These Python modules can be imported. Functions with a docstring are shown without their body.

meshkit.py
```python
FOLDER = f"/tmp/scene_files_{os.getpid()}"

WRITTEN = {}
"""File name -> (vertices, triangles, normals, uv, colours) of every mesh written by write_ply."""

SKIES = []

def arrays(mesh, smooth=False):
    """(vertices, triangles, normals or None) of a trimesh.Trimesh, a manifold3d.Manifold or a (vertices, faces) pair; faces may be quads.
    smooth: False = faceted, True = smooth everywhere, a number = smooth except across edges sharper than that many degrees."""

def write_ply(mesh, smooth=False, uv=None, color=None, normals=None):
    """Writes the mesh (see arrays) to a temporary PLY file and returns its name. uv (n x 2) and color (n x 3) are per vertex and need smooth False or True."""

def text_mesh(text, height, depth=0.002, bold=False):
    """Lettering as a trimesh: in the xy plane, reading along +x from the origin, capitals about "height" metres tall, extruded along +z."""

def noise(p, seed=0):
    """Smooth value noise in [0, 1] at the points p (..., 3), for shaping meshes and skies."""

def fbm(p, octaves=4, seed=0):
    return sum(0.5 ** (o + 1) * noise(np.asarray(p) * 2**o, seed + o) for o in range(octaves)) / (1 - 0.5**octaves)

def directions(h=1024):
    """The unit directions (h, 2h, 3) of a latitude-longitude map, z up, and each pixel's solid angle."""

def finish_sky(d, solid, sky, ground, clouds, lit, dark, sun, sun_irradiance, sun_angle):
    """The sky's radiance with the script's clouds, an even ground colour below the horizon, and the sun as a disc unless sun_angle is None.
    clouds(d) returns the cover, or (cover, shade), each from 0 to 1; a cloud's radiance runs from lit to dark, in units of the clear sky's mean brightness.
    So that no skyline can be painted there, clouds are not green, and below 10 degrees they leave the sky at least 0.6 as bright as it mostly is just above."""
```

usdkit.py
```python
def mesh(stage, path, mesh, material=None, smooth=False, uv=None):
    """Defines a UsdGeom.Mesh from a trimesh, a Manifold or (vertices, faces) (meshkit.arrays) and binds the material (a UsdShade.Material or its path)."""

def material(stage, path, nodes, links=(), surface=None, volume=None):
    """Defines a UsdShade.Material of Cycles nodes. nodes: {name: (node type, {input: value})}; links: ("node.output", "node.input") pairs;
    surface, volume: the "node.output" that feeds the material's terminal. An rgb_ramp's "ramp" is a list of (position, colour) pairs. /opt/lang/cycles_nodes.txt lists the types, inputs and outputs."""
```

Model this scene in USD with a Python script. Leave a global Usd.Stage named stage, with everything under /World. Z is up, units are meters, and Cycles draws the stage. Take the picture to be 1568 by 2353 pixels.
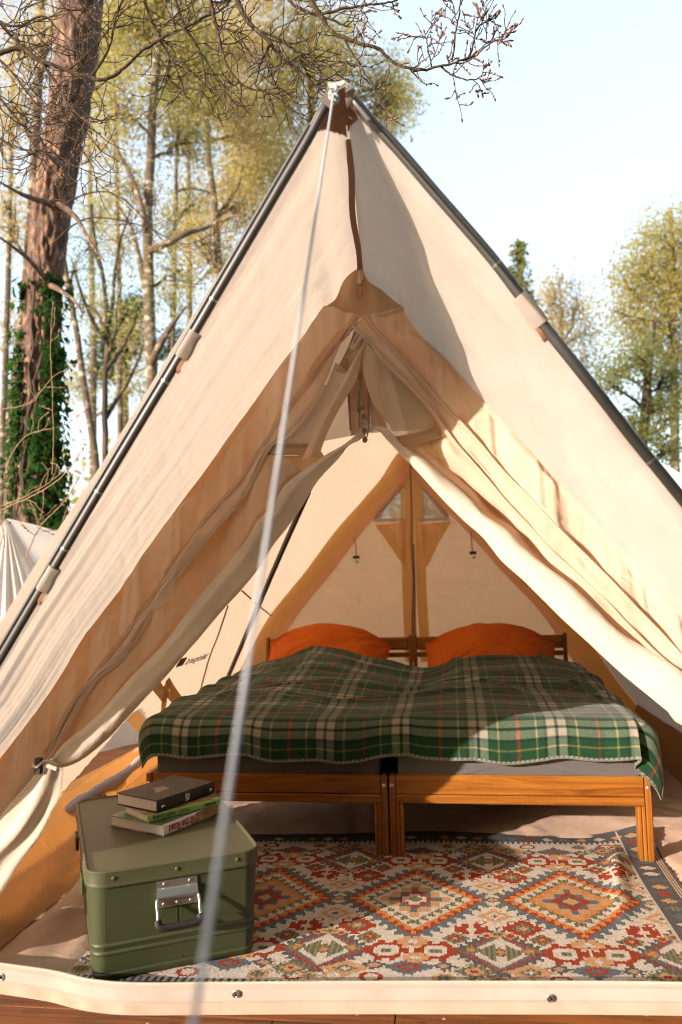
import math, random
import numpy as np, trimesh, usdkit, meshkit
from meshkit import fbm, noise
from pxr import Usd, UsdGeom, UsdLux, UsdShade, Sdf, Gf, Vt
from shapely.geometry import Polygon, Point, box as sbox
from shapely import affinity

rng = np.random.default_rng(7)
random.seed(7)
PI = math.pi
stage = Usd.Stage.CreateInMemory()
UsdGeom.SetStageUpAxis(stage, UsdGeom.Tokens.z)
UsdGeom.SetStageMetersPerUnit(stage, 1.0)
UsdGeom.Xform.Define(stage, '/World')
UsdGeom.Scope.Define(stage, '/World/Looks')

# ------------------------------------------------------------------ camera
CAM = np.array([0.2718, -3.0239, 1.0598])
YAW, PITCH, ROLL, FPX = -0.13837, 0.07529, -0.02664, 1826.8      # focal length in units of a picture 1568 wide
PW, PH = 1568.0, 2353.0
_f = np.array([math.sin(YAW)*math.cos(PITCH), math.cos(YAW)*math.cos(PITCH), math.sin(PITCH)])
_r = np.array([math.cos(YAW), -math.sin(YAW), 0.0])
_u = np.cross(_r, _f)
RIGHT = math.cos(ROLL)*_r + math.sin(ROLL)*_u
UP = -math.sin(ROLL)*_r + math.cos(ROLL)*_u
FWD = _f
cam = UsdGeom.Camera.Define(stage, '/World/camera')
cam.CreateHorizontalApertureAttr(24.0)
cam.CreateVerticalApertureAttr(36.0)
cam.CreateFocalLengthAttr(24.0*FPX/PW)
cam.CreateFStopAttr(2.4)
cam.CreateFocusDistanceAttr(2.65)
cam.CreateClippingRangeAttr(Gf.Vec2f(0.05, 500))
cam.CreateExposureAttr(0.97)
M = np.eye(4); M[0, :3] = RIGHT; M[1, :3] = UP; M[2, :3] = -FWD; M[3, :3] = CAM
cam.AddTransformOp().Set(Gf.Matrix4d(*M.ravel().tolist()))

# ------------------------------------------------------------------ sky and sun
SUN = np.array([-1.0, -0.98, 0.36]); SUN /= np.linalg.norm(SUN)      # towards the sun: low, behind and to the left
ELEV, ROT = math.asin(SUN[2]), math.atan2(SUN[0], SUN[1])
VEIL = (2.0, 2.15, 2.25)
sky_m = usdkit.material(stage, '/World/Looks/sky_light', {
    's': ('sky_texture', {'sky_type': 'single_scattering', 'sun_disc': False, 'sun_elevation': ELEV, 'sun_rotation': ROT, 'air_density': 1.0, 'aerosol_density': 1.6, 'ozone_density': 1.0}),
    'v': ('mix_color', {'blend_type': 'add', 'fac': 1.0, 'b': VEIL, 'use_clamp': False}),           # thin even veil of high cloud
    'b': ('background_shader', {'strength': 0.15})}, [('s.color', 'v.a'), ('v.result', 'b.color')], surface='b.background')
dome = UsdLux.DomeLight.Define(stage, '/World/sky')
UsdShade.MaterialBindingAPI.Apply(dome.GetPrim()).Bind(sky_m)
dome.GetPrim().SetCustomDataByKey('kind', 'structure')
dome.GetPrim().SetCustomDataByKey('label', 'pale washed-out evening sky above the trees')
sun = UsdLux.DistantLight.Define(stage, '/World/sun')
sun.CreateNormalizeAttr(True); sun.CreateIntensityAttr(1.25); sun.CreateAngleAttr(0.55)
sun.CreateColorAttr(Gf.Vec3f(1.0, 0.85, 0.75))
z = SUN; x = np.cross([0, 0, 1.0], z); x /= np.linalg.norm(x); y = np.cross(z, x)
L4 = np.eye(4); L4[0, :3] = x; L4[1, :3] = y; L4[2, :3] = z
sun.AddTransformOp().Set(Gf.Matrix4d(*L4.ravel().tolist()))

# ------------------------------------------------------------------ where things stand: sight lines met with real planes
def ray(px, py): return FWD + (px-PW/2)/FPX*RIGHT - (py-PH/2)/FPX*UP
def on_plane(px, py, P0, n):
    d = ray(px, py); return CAM + d*(np.dot(np.asarray(P0)-CAM, n)/np.dot(d, n))
def on_z(px, py, z=0.0): return on_plane(px, py, (0, 0, z), np.array([0, 0, 1.0]))
def on_y(px, py, y): return on_plane(px, py, (0, y, 0), np.array([0, 1.0, 0]))
def at(px, py, depth): return CAM + depth*ray(px, py)
def project(P):
    d = np.asarray(P, float)-CAM; Z = d@FWD
    return np.stack([PW/2+FPX*(d@RIGHT)/Z, PH/2-FPX*(d@UP)/Z], -1)
def A(*p): return np.array(p, float)

# ------------------------------------------------------------------ materials
MATS = {}
def mat(name, nodes, links, surface):
    MATS[name] = usdkit.material(stage, '/World/Looks/'+name, nodes, links, surface=surface)
    return MATS[name]
def simple(name, col, rough=0.6, metal=0.0, spec=0.5, var=0.12, scale=20.0, bump=0.0, bscale=200.0, coat=0.0, sheen=0.0):
    n = {'g': ('geometry', {}), 'n': ('noise_texture', {'scale': scale, 'detail': 4.0}),
         'r': ('rgb_ramp', {'ramp': [(0.25, [c*(1-var) for c in col]), (0.75, [min(1, c*(1+var)) for c in col])]}),
         'p': ('principled_bsdf', {'roughness': rough, 'metallic': metal, 'specular_ior_level': spec, 'coat_weight': coat, 'sheen_weight': sheen})}
    l = [('g.position', 'n.vector'), ('n.fac', 'r.fac'), ('r.color', 'p.base_color')]
    if bump:
        n['n2'] = ('noise_texture', {'scale': bscale, 'detail': 3.0}); n['b'] = ('bump', {'strength': bump, 'distance': 0.002})
        l += [('g.position', 'n2.vector'), ('n2.fac', 'b.height'), ('b.normal', 'p.normal')]
    return mat(name, n, l, 'p.BSDF')
def fabric(name, col, tcol, fac=0.4, var=0.10, rib=0.0, ribscale=60.0, ribaxis=(1, 1, 0.3)):
    """woven cloth: part of the light is scattered back, part through"""
    n = {'g': ('geometry', {}), 'n': ('noise_texture', {'scale': 6.0, 'detail': 6.0, 'roughness': 0.6}),
         'r': ('rgb_ramp', {'ramp': [(0.3, [c*(1-var) for c in col]), (0.7, [min(1, c*(1+var)) for c in col])]}),
         'n2': ('noise_texture', {'scale': 420.0, 'detail': 2.0}), 'b': ('bump', {'strength': 0.25, 'distance': 0.001}),
         'n3': ('noise_texture', {'scale': 26.0, 'detail': 5.0, 'distortion': 0.6}), 'b2': ('bump', {'strength': 0.35, 'distance': 0.006}),
         'd': ('diffuse_bsdf', {'roughness': 0.4}), 't': ('translucent_bsdf', {'color': tcol}), 'm': ('mix_closure', {'fac': fac})}
    l = [('g.position', 'n.vector'), ('n.fac', 'r.fac'), ('r.color', 'd.color'), ('g.position', 'n2.vector'), ('g.position', 'n3.vector'),
         ('n3.fac', 'b2.height'), ('b2.normal', 'b.normal'), ('n2.fac', 'b.height'), ('b.normal', 'd.normal'), ('b.normal', 't.normal'), ('d.BSDF', 'm.closure1'), ('t.BSDF', 'm.closure2')]
    if rib:
        n['mp'] = ('mapping', {'scale': ribaxis}); n['w'] = ('wave_texture', {'scale': ribscale, 'distortion': 0.4, 'bands_direction': 'x'})
        n['b3'] = ('bump', {'strength': rib, 'distance': 0.002})
        l = [x for x in l if x != ('b2.normal', 'b.normal')] + [('g.position', 'mp.vector'), ('mp.vector', 'w.vector'), ('w.fac', 'b3.height'), ('b2.normal', 'b3.normal'), ('b3.normal', 'b.normal')]
    return mat(name, n, l, 'm.closure')
def wood(name, dark, light, axis, rough=0.42, scale=1.0, knots=True):
    """stained timber, grain running along the axis"""
    s = [38.0, 38.0, 38.0]; s['xyz'.index(axis)] = 2.2
    k = [9.0, 9.0, 9.0]; k['xyz'.index(axis)] = 4.0
    n = {'g': ('geometry', {}), 'mp': ('mapping', {'scale': [a*scale for a in s]}), 'n': ('noise_texture', {'scale': 1.0, 'detail': 6.0, 'roughness': 0.65, 'distortion': 0.8}),
         'r': ('rgb_ramp', {'ramp': [(0.28, dark), (0.5, [(a+b)/2 for a, b in zip(dark, light)]), (0.72, light)]}),
         'mk': ('mapping', {'scale': k}), 'v': ('voronoi_texture', {'scale': 1.0, 'randomness': 1.0}),
         'rk': ('rgb_ramp', {'ramp': [(0.0, (0.25, 0.2, 0.18)), (0.05, (0.35, 0.3, 0.28)), (0.085, (1, 1, 1)), (1.0, (1, 1, 1))]}),
         'mx': ('mix_color', {'blend_type': 'multiply', 'fac': 0.75 if knots else 0.0}), 'b': ('bump', {'strength': 0.25, 'distance': 0.002}),
         'p': ('principled_bsdf', {'roughness': rough, 'specular_ior_level': 0.3})}
    l = [('g.position', 'mp.vector'), ('mp.vector', 'n.vector'), ('n.fac', 'r.fac'), ('r.color', 'mx.a'), ('g.position', 'mk.vector'), ('mk.vector', 'v.vector'),
         ('v.distance', 'rk.fac'), ('rk.color', 'mx.b'), ('mx.result', 'p.base_color'), ('n.fac', 'b.height'), ('b.normal', 'p.normal')]
    return mat(name, n, l, 'p.BSDF')
def coloured(name, rough=0.9, bump=0.3, bscale=(170, 170, 170), sheen=0.0, dist=0.003, speck=0.25):
    """cloth whose woven colours come with the mesh"""
    n = {'a': ('attribute', {'attribute': 'weave'}), 'g': ('geometry', {}), 'mp': ('mapping', {'scale': bscale}), 'n': ('noise_texture', {'scale': 1.0, 'detail': 2.0}),
         'rs': ('rgb_ramp', {'ramp': [(0.3, (1-speck,)*3), (0.7, (1+0*speck,)*3)]}), 'mx': ('mix_color', {'blend_type': 'multiply', 'fac': 1.0}),
         'b': ('bump', {'strength': bump, 'distance': dist}), 'p': ('principled_bsdf', {'roughness': rough, 'specular_ior_level': 0.15, 'sheen_weight': sheen, 'sheen_roughness': 0.5})}
    l = [('g.position', 'mp.vector'), ('mp.vector', 'n.vector'), ('n.fac', 'rs.fac'), ('a.color', 'mx.a'), ('rs.color', 'mx.b'), ('mx.result', 'p.base_color'), ('n.fac', 'b.height'), ('b.normal', 'p.normal')]
    return mat(name, n, l, 'p.BSDF')
def leafmat(name, c1, c2, c3, tr, fac=0.45):
    n = {'g': ('geometry', {}), 'r': ('rgb_ramp', {'ramp': [(0.0, c1), (0.5, c2), (1.0, c3)]}), 'd': ('diffuse_bsdf', {}), 't': ('translucent_bsdf', {'color': tr}), 'm': ('mix_closure', {'fac': fac})}
    return mat(name, n, [('g.random_per_island', 'r.fac'), ('r.color', 'd.color'), ('d.BSDF', 'm.closure1'), ('t.BSDF', 'm.closure2')], 'm.closure')
def barkmat(name, dark, light, sx=14.0, sz=3.0, bump=0.8, dist=0.02):
    n = {'g': ('geometry', {}), 'mp': ('mapping', {'scale': (sx, sx, sz)}), 'v': ('voronoi_texture', {'scale': 1.0, 'feature': 'f1', 'detail': 2.0}), 'n': ('noise_texture', {'scale': 1.3, 'detail': 7.0, 'roughness': 0.7}),
         'mx': ('mix_float', {'fac': 0.5}), 'r': ('rgb_ramp', {'ramp': [(0.3, light), (0.5, [(a+b)/2 for a, b in zip(dark, light)]), (0.68, dark)]}), 'b': ('bump', {'strength': bump, 'distance': dist, 'invert': True}), 'p': ('principled_bsdf', {'roughness': 0.9, 'specular_ior_level': 0.2})}
    return mat(name, n, [('g.position', 'mp.vector'), ('mp.vector', 'v.vector'), ('mp.vector', 'n.vector'), ('v.distance', 'mx.a'), ('n.fac', 'mx.b'), ('mx.result', 'r.fac'), ('r.color', 'p.base_color'), ('mx.result', 'b.height'), ('b.normal', 'p.normal')], 'p.BSDF')
def netmat(name, col, see=0.5):
    n = {'d': ('diffuse_bsdf', {'color': col}), 't': ('transparent_bsdf', {}), 'm': ('mix_closure', {'fac': see})}
    return mat(name, n, [('d.BSDF', 'm.closure1'), ('t.BSDF', 'm.closure2')], 'm.closure')

fabric('canvas', (0.575, 0.505, 0.44), (0.55, 0.455, 0.37), 0.44)
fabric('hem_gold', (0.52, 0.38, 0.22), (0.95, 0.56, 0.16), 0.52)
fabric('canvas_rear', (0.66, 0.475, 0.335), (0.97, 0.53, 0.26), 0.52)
fabric('peak_cloth', (0.22, 0.18, 0.155), (0.3, 0.2, 0.12), 0.2)
fabric('floor_hem', (0.50, 0.36, 0.27), (0.3, 0.2, 0.12), 0.1)
fabric('blanket_edge', (0.15, 0.145, 0.12), (0.2, 0.2, 0.15), 0.1)
fabric('canvas_double', (0.48, 0.35, 0.23), (0.50, 0.25, 0.07), 0.25)
fabric('canvas_wall', (0.66, 0.54, 0.42), (0.85, 0.40, 0.11), 0.26)
fabric('canvas_room', (0.60, 0.49, 0.395), (0.66, 0.49, 0.36), 0.36)
fabric('twill', (0.66, 0.57, 0.48), (0.50, 0.36, 0.22), 0.20, rib=0.10, ribscale=110.0, ribaxis=(1.0, 0.2, 0.35))
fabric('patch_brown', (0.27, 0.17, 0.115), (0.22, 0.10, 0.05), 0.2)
fabric('sill_canvas', (0.49, 0.415, 0.355), (0.5, 0.4, 0.3), 0.15)
fabric('tub', (0.42, 0.255, 0.135), (0.50, 0.225, 0.055), 0.5)
fabric('floor_sheet', (0.43, 0.31, 0.23), (0.3, 0.15, 0.08), 0.08)
fabric('white_canvas', (0.72, 0.68, 0.64), (0.5, 0.45, 0.4), 0.25)
netmat('net', (0.50, 0.37, 0.25), 0.30)
netmat('net_window', (0.74, 0.73, 0.70), 0.72)
netmat('vent_net', (0.48, 0.40, 0.32), 0.10)
simple('pole_metal', (0.085, 0.082, 0.08), 0.45, metal=0.55, var=0.08, scale=30)
simple('pole_joint', (0.42, 0.41, 0.40), 0.35, metal=0.9)
simple('leather', (0.20, 0.085, 0.035), 0.6)
simple('cord_tan', (0.24, 0.155, 0.095), 0.8)
simple('thread', (0.33, 0.24, 0.17), 0.9)
simple('hook_tan', (0.22, 0.17, 0.13), 0.5)
simple('thread_sill', (0.42, 0.32, 0.24), 0.9)
simple('thread_light', (0.72, 0.62, 0.50), 0.9)
simple('black_plastic', (0.015, 0.015, 0.016), 0.4)
simple('print_ink', (0.27, 0.185, 0.135), 0.9)
simple('rope_grey', (0.36, 0.36, 0.36), 0.85, bump=0.6, bscale=320)
simple('clip_white', (0.44, 0.44, 0.43), 0.5)
simple('chest_green', (0.037, 0.045, 0.016), 0.5, spec=0.5, var=0.05, scale=5, bump=0.06, bscale=900)
simple('chest_lid', (0.056, 0.057, 0.026), 0.48, spec=0.5, var=0.06, scale=5, bump=0.06, bscale=900)
simple('chest_seam', (0.022, 0.028, 0.010), 0.6)
simple('steel', (0.58, 0.57, 0.56), 0.30, metal=0.95, var=0.04)
simple('rubber', (0.016, 0.014, 0.014), 0.6, spec=0.3)
simple('book_dark', (0.032, 0.025, 0.019), 0.5, 0.0, 0.25, var=0.55, scale=18)
simple('book_dark_spine', (0.022, 0.020, 0.019), 0.5, 0.0, 0.25, var=0.35, scale=30)
simple('book_green', (0.27, 0.47, 0.12), 0.35, var=0.05)
simple('book_white', (0.66, 0.64, 0.62), 0.35, var=0.04)
simple('book_photo', (0.30, 0.20, 0.11), 0.35, var=0.75, scale=26)
simple('book_teal', (0.10, 0.15, 0.10), 0.35, var=0.5, scale=22)
simple('ink_white', (0.75, 0.74, 0.72), 0.5)
simple('ink_red', (0.42, 0.022, 0.025), 0.5)
simple('ink_dark', (0.012, 0.035, 0.045), 0.5)
simple('ink_green', (0.10, 0.30, 0.05), 0.5)
simple('sheet_grey', (0.085, 0.078, 0.076), 0.85, var=0.06, scale=8, bump=0.15, bscale=500)
simple('pillow_orange', (0.47, 0.098, 0.010), 0.9, spec=0.12, var=0.06, scale=6, bump=0.25, bscale=400)
simple('bolt', (0.62, 0.60, 0.57), 0.28, metal=0.9)
simple('rug_edge', (0.06, 0.055, 0.052), 0.95)
coloured('blanket_wool', 0.95, 0.5, (260, 260, 260), 0.12, 0.004, 0.35)
coloured('rug_weave', 0.95, 0.7, (120, 260, 200), 0.0, 0.004, 0.30)
for ax in 'xyz':
    wood('bed_wood_'+ax, (0.11, 0.030, 0.004), (0.36, 0.140, 0.020), ax, 0.36)
wood('deck_wood', (0.026, 0.007, 0.0015), (0.22, 0.068, 0.009), 'x', 0.6)
n_pages = {'g': ('geometry', {}), 'mp': ('mapping', {'scale': (8, 8, 900)}), 'n': ('noise_texture', {'scale': 1.0, 'detail': 3.0}), 'r': ('rgb_ramp', {'ramp': [(0.30, (0.52, 0.50, 0.48)), (0.55, (0.80, 0.78, 0.75))]}), 'p': ('principled_bsdf', {'roughness': 0.9})}
mat('pages', n_pages, [('g.position', 'mp.vector'), ('mp.vector', 'n.vector'), ('n.fac', 'r.fac'), ('r.color', 'p.base_color')], 'p.BSDF')
barkmat('pine_bark', (0.12, 0.078, 0.06), (0.47, 0.27, 0.155), 17, 9.0, 1.0, 0.03)
barkmat('birch_bark', (0.10, 0.075, 0.05), (0.56, 0.47, 0.36), 5, 9, 0.4, 0.01)
barkmat('grey_bark', (0.055, 0.042, 0.03), (0.25, 0.18, 0.115), 14, 4, 0.7, 0.02)
barkmat('twig_bark', (0.05, 0.035, 0.022), (0.20, 0.135, 0.08), 60, 30, 0.5, 0.004)
simple('bud', (0.16, 0.075, 0.04), 0.6, var=0.3, scale=60)
simple('dry_stem', (0.25, 0.155, 0.09), 0.8, var=0.3, scale=20)
leafmat('leaf_birch', (0.26, 0.235, 0.075), (0.43, 0.36, 0.13), (0.56, 0.45, 0.20), (0.60, 0.52, 0.18))
leafmat('leaf_green', (0.12, 0.16, 0.045), (0.25, 0.28, 0.09), (0.40, 0.38, 0.16), (0.40, 0.44, 0.14))
leafmat('leaf_pine', (0.03, 0.05, 0.02), (0.055, 0.075, 0.028), (0.10, 0.105, 0.04), (0.10, 0.13, 0.04), 0.25)
leafmat('leaf_olive', (0.13, 0.145, 0.05), (0.28, 0.26, 0.10), (0.48, 0.40, 0.18), (0.42, 0.40, 0.14))
leafmat('leaf_gold', (0.36, 0.28, 0.10), (0.54, 0.42, 0.18), (0.64, 0.52, 0.27), (0.62, 0.50, 0.22))
leafmat('leaf_dry', (0.12, 0.085, 0.05), (0.24, 0.17, 0.09), (0.36, 0.27, 0.15), (0.35, 0.25, 0.12))
leafmat('leaf_ivy', (0.02, 0.05, 0.013), (0.055, 0.10, 0.022), (0.22, 0.25, 0.07), (0.10, 0.22, 0.03), 0.2)
simple('ground', (0.15, 0.12, 0.07), 0.95, var=0.45, scale=1.5, bump=0.5, bscale=30)

# ------------------------------------------------------------------ helpers: names, things, parts
USED = {}
def numbered(parent, name):
    k = (parent, name); c = USED.get(k, 0); USED[k] = c+1
    return name if c == 0 else f'{name}_{c:03d}'
class T:
    """a thing: an Xform at its base; parts are given in world coordinates and stored in the thing's own"""
    def __init__(s, name, label, cat, loc=(0, 0, 0), rz=0.0, group=None, kind=None):
        s.path = '/World/'+numbered('/World', name); s.loc = A(*loc); s.rz = rz
        x = UsdGeom.Xform.Define(stage, s.path); x.AddTranslateOp().Set(Gf.Vec3d(*s.loc.tolist())); x.AddRotateZOp().Set(math.degrees(rz))
        tag(x.GetPrim(), label, cat, group, kind); s.prim = x.GetPrim()
    def local(s, v):
        c, q = math.cos(-s.rz), math.sin(-s.rz); d = np.asarray(v, float)-s.loc
        return np.stack([d[:, 0]*c-d[:, 1]*q, d[:, 0]*q+d[:, 1]*c, d[:, 2]], 1)
    def part(s, name, m, material, label=None, smooth=False, parent=None, kind=None, local=False, col=None):
        base = parent or s.path
        path = base+'/'+numbered(base, name)
        v, f = geo(m)
        return put(path, (v if local else s.local(v), f), material, smooth, label, kind, col)
def tag(p, label=None, cat=None, group=None, kind=None):
    for k, v in (('label', label), ('category', cat), ('group', group), ('kind', kind)):
        if v: p.SetCustomDataByKey(k, v)
def geo(m):
    if isinstance(m, list): m = join(m)
    v, f, _ = meshkit.arrays(m, False); return v, f
def join(ms):
    vs, fs, o = [], [], 0
    for m in ms:
        v, f = geo(m); vs.append(v); fs.append(f+o); o += len(v)
    return np.vstack(vs), np.vstack(fs)
def put(path, m, material, smooth=False, label=None, kind=None, col=None, per='vertex'):
    if col is None:                                       # leave no stray points behind
        v, f = geo(m); k = np.unique(f); q = np.zeros(len(v), int); q[k] = np.arange(len(k)); m = (v[k], q[f])
    me = usdkit.mesh(stage, path, m, MATS[material], smooth=smooth)
    if col is not None:
        UsdGeom.PrimvarsAPI(me).CreatePrimvar('weave', Sdf.ValueTypeNames.Color3fArray, 'vertex' if len(col) == len(geo(m)[0]) else 'uniform').Set(Vt.Vec3fArray.FromNumpy(np.asarray(col, np.float32)))
    tag(me.GetPrim(), label, None, None, kind)
    return path
def single(name, m, material, label, cat, smooth=False, group=None, kind=None, col=None):
    path = '/World/'+numbered('/World', name)
    put(path, geo(m), material, smooth, label, kind, col)
    p = stage.GetPrimAtPath(path); tag(p, label, cat, group, kind); return p
def copy_thing(t, name, label, cat, loc, rz=0.0, group=None):
    path = '/World/'+numbered('/World', name)
    x = UsdGeom.Xform.Define(stage, path)
    x.GetPrim().GetReferences().AddInternalReference(t.path); x.GetPrim().SetInstanceable(True)
    x.ClearXformOpOrder(); x.AddTranslateOp().Set(Gf.Vec3d(*map(float, loc))); x.AddRotateZOp().Set(math.degrees(rz))
    tag(x.GetPrim(), label, cat, group)
    return x.GetPrim()

# ------------------------------------------------------------------ helpers: shapes
def resample(P, n, smooth=True):
    P = np.asarray(P, float); d = np.r_[0, np.cumsum(np.linalg.norm(np.diff(P, axis=0), axis=1))]
    t = np.linspace(0, d[-1], n)
    if smooth and len(P) > 2:
        from scipy.interpolate import PchipInterpolator
        return np.stack([PchipInterpolator(d, P[:, k])(t) for k in range(P.shape[1])], 1)
    return np.stack([np.interp(t, d, P[:, k]) for k in range(P.shape[1])], 1)
def grid_faces(n, m):
    i = np.arange(n*m).reshape(n, m)
    return np.stack([i[:-1, :-1].ravel(), i[1:, :-1].ravel(), i[1:, 1:].ravel(), i[:-1, 1:].ravel()], 1)
def grid_normals(G, toward):
    du = np.gradient(G, axis=0); dv = np.gradient(G, axis=1)
    n = np.cross(du, dv); n /= np.maximum(np.linalg.norm(n, axis=2, keepdims=True), 1e-9)
    return np.where((n@np.asarray(toward, float))[..., None] < 0, -n, n)
def loft(curves, n, m, disp=None, off=0.0, bulge=0.0, toward=(0, -1, 0.1), smooth=True, keep=None, grid=False, stations=None):
    """a cloth drawn between curves (each from top to bottom); disp(u, v, P) lifts it along its normal"""
    R = np.stack([resample(c, n, smooth) for c in curves], 1)
    st = np.linspace(0, 1, len(curves)) if stations is None else np.asarray(stations)
    v = np.linspace(0, 1, m); G = np.empty((n, m, 3))
    k = np.clip(np.searchsorted(st, v, 'right')-1, 0, len(st)-2); w = (v-st[k])/(st[k+1]-st[k])
    G = R[:, k]*(1-w)[None, :, None] + R[:, k+1]*w[None, :, None]
    u2, v2 = np.meshgrid(np.linspace(0, 1, n), v, indexing='ij')
    N = grid_normals(G, toward)
    h = off + bulge*np.sin(PI*v2)**0.7
    if disp is not None: h = h + disp(u2, v2, G)
    G = G + N*np.asarray(h)[..., None]
    f = grid_faces(n, m)
    if keep is not None:
        c = G.reshape(-1, 3)[f].mean(1); f = f[keep(c)]
    return (G, f) if grid else (G.reshape(-1, 3), f)
def strip(P, width, n, side, off=0.0, toward=(0, -1, 0), m=3):
    """a flat tape along a path; side: the direction of its width"""
    P = resample(P, n); t = np.gradient(P, axis=0); t /= np.linalg.norm(t, axis=1, keepdims=True)
    s = np.asarray(side, float)-t*(t@np.asarray(side, float))[:, None]; s /= np.linalg.norm(s, axis=1, keepdims=True)
    w = np.broadcast_to(width, n)[:, None]
    G = np.stack([P+s*w*(k/(m-1)-0.5) for k in range(m)], 1)
    G = G+grid_normals(G, toward)*off
    return G.reshape(-1, 3), grid_faces(n, m)
def tube(P, r, k=8, n=None, caps=True, smooth=True):
    P = np.asarray(P, float)
    r = np.broadcast_to(np.asarray(r, float), len(P)) if np.ndim(r) == 0 or len(np.atleast_1d(r)) == len(P) else np.interp(np.linspace(0, 1, len(P)), np.linspace(0, 1, len(r)), r)
    if n:
        q = resample(np.c_[P, r], n, smooth); P, r = q[:, :3], q[:, 3]
    t = np.gradient(P, axis=0); t /= np.maximum(np.linalg.norm(t, axis=1, keepdims=True), 1e-9)
    ref = A(0, 0, 1) if abs(t[:, 2]).mean() < 0.85 else A(1, 0, 0)
    a = np.cross(t, ref); a /= np.maximum(np.linalg.norm(a, axis=1, keepdims=True), 1e-9); b = np.cross(t, a)
    th = np.arange(k)/k*2*PI
    V = P[:, None]+r[:, None, None]*(np.cos(th)[None, :, None]*a[:, None]+np.sin(th)[None, :, None]*b[:, None])
    i = np.arange(len(P)*k).reshape(len(P), k); j = np.roll(i, -1, 1)
    f = np.stack([i[:-1].ravel(), j[:-1].ravel(), j[1:].ravel(), i[1:].ravel()], 1); f = np.vstack([f[:, [0, 1, 2]], f[:, [0, 2, 3]]])
    V = V.reshape(-1, 3)
    if caps:
        V = np.vstack([V, P[0], P[-1]]); c0 = len(V)-2
        f = np.vstack([f, np.stack([np.full(k, c0), j[0], i[0]], 1), np.stack([np.full(k, c0+1), i[-1], j[-1]], 1)])
    return V, f
def rbox(x0, x1, y0, y1, z0, z1, c=0.004):
    """a box with small chamfers"""
    c = min(c, (x1-x0)/3, (y1-y0)/3, (z1-z0)/3); v = []
    for sx in (0, 1):
        for sy in (0, 1):
            for sz in (0, 1):
                p = A((x0, x1)[sx], (y0, y1)[sy], (z0, z1)[sz]); d = A(1-2*sx, 1-2*sy, 1-2*sz)*c
                for k in range(3):
                    q = p.copy()
                    for j in range(3):
                        if j != k: q[j] += d[j]
                    v.append(q)
    return trimesh.Trimesh(v).convex_hull
def moved(m, rz=0.0, loc=(0, 0, 0)):
    v, f = geo(m); c, s = math.cos(rz), math.sin(rz)
    return np.stack([v[:, 0]*c-v[:, 1]*s, v[:, 0]*s+v[:, 1]*c, v[:, 2]], 1)+A(*loc), f
def frame(m, o, ex, ey, ez):
    """a mesh given in the frame (ex, ey, ez) at o"""
    v, f = geo(m); return A(*o)+v[:, :1]*ex+v[:, 1:2]*ey+v[:, 2:3]*ez, f
def ball(p, r, squash=(1, 1, 1), sub=2):
    m = trimesh.creation.icosphere(subdivisions=sub, radius=1.0); return np.asarray(m.vertices)*r*A(*squash)+A(*p), np.asarray(m.faces)
def unit(v): v = A(*v); return v/np.linalg.norm(v)

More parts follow.
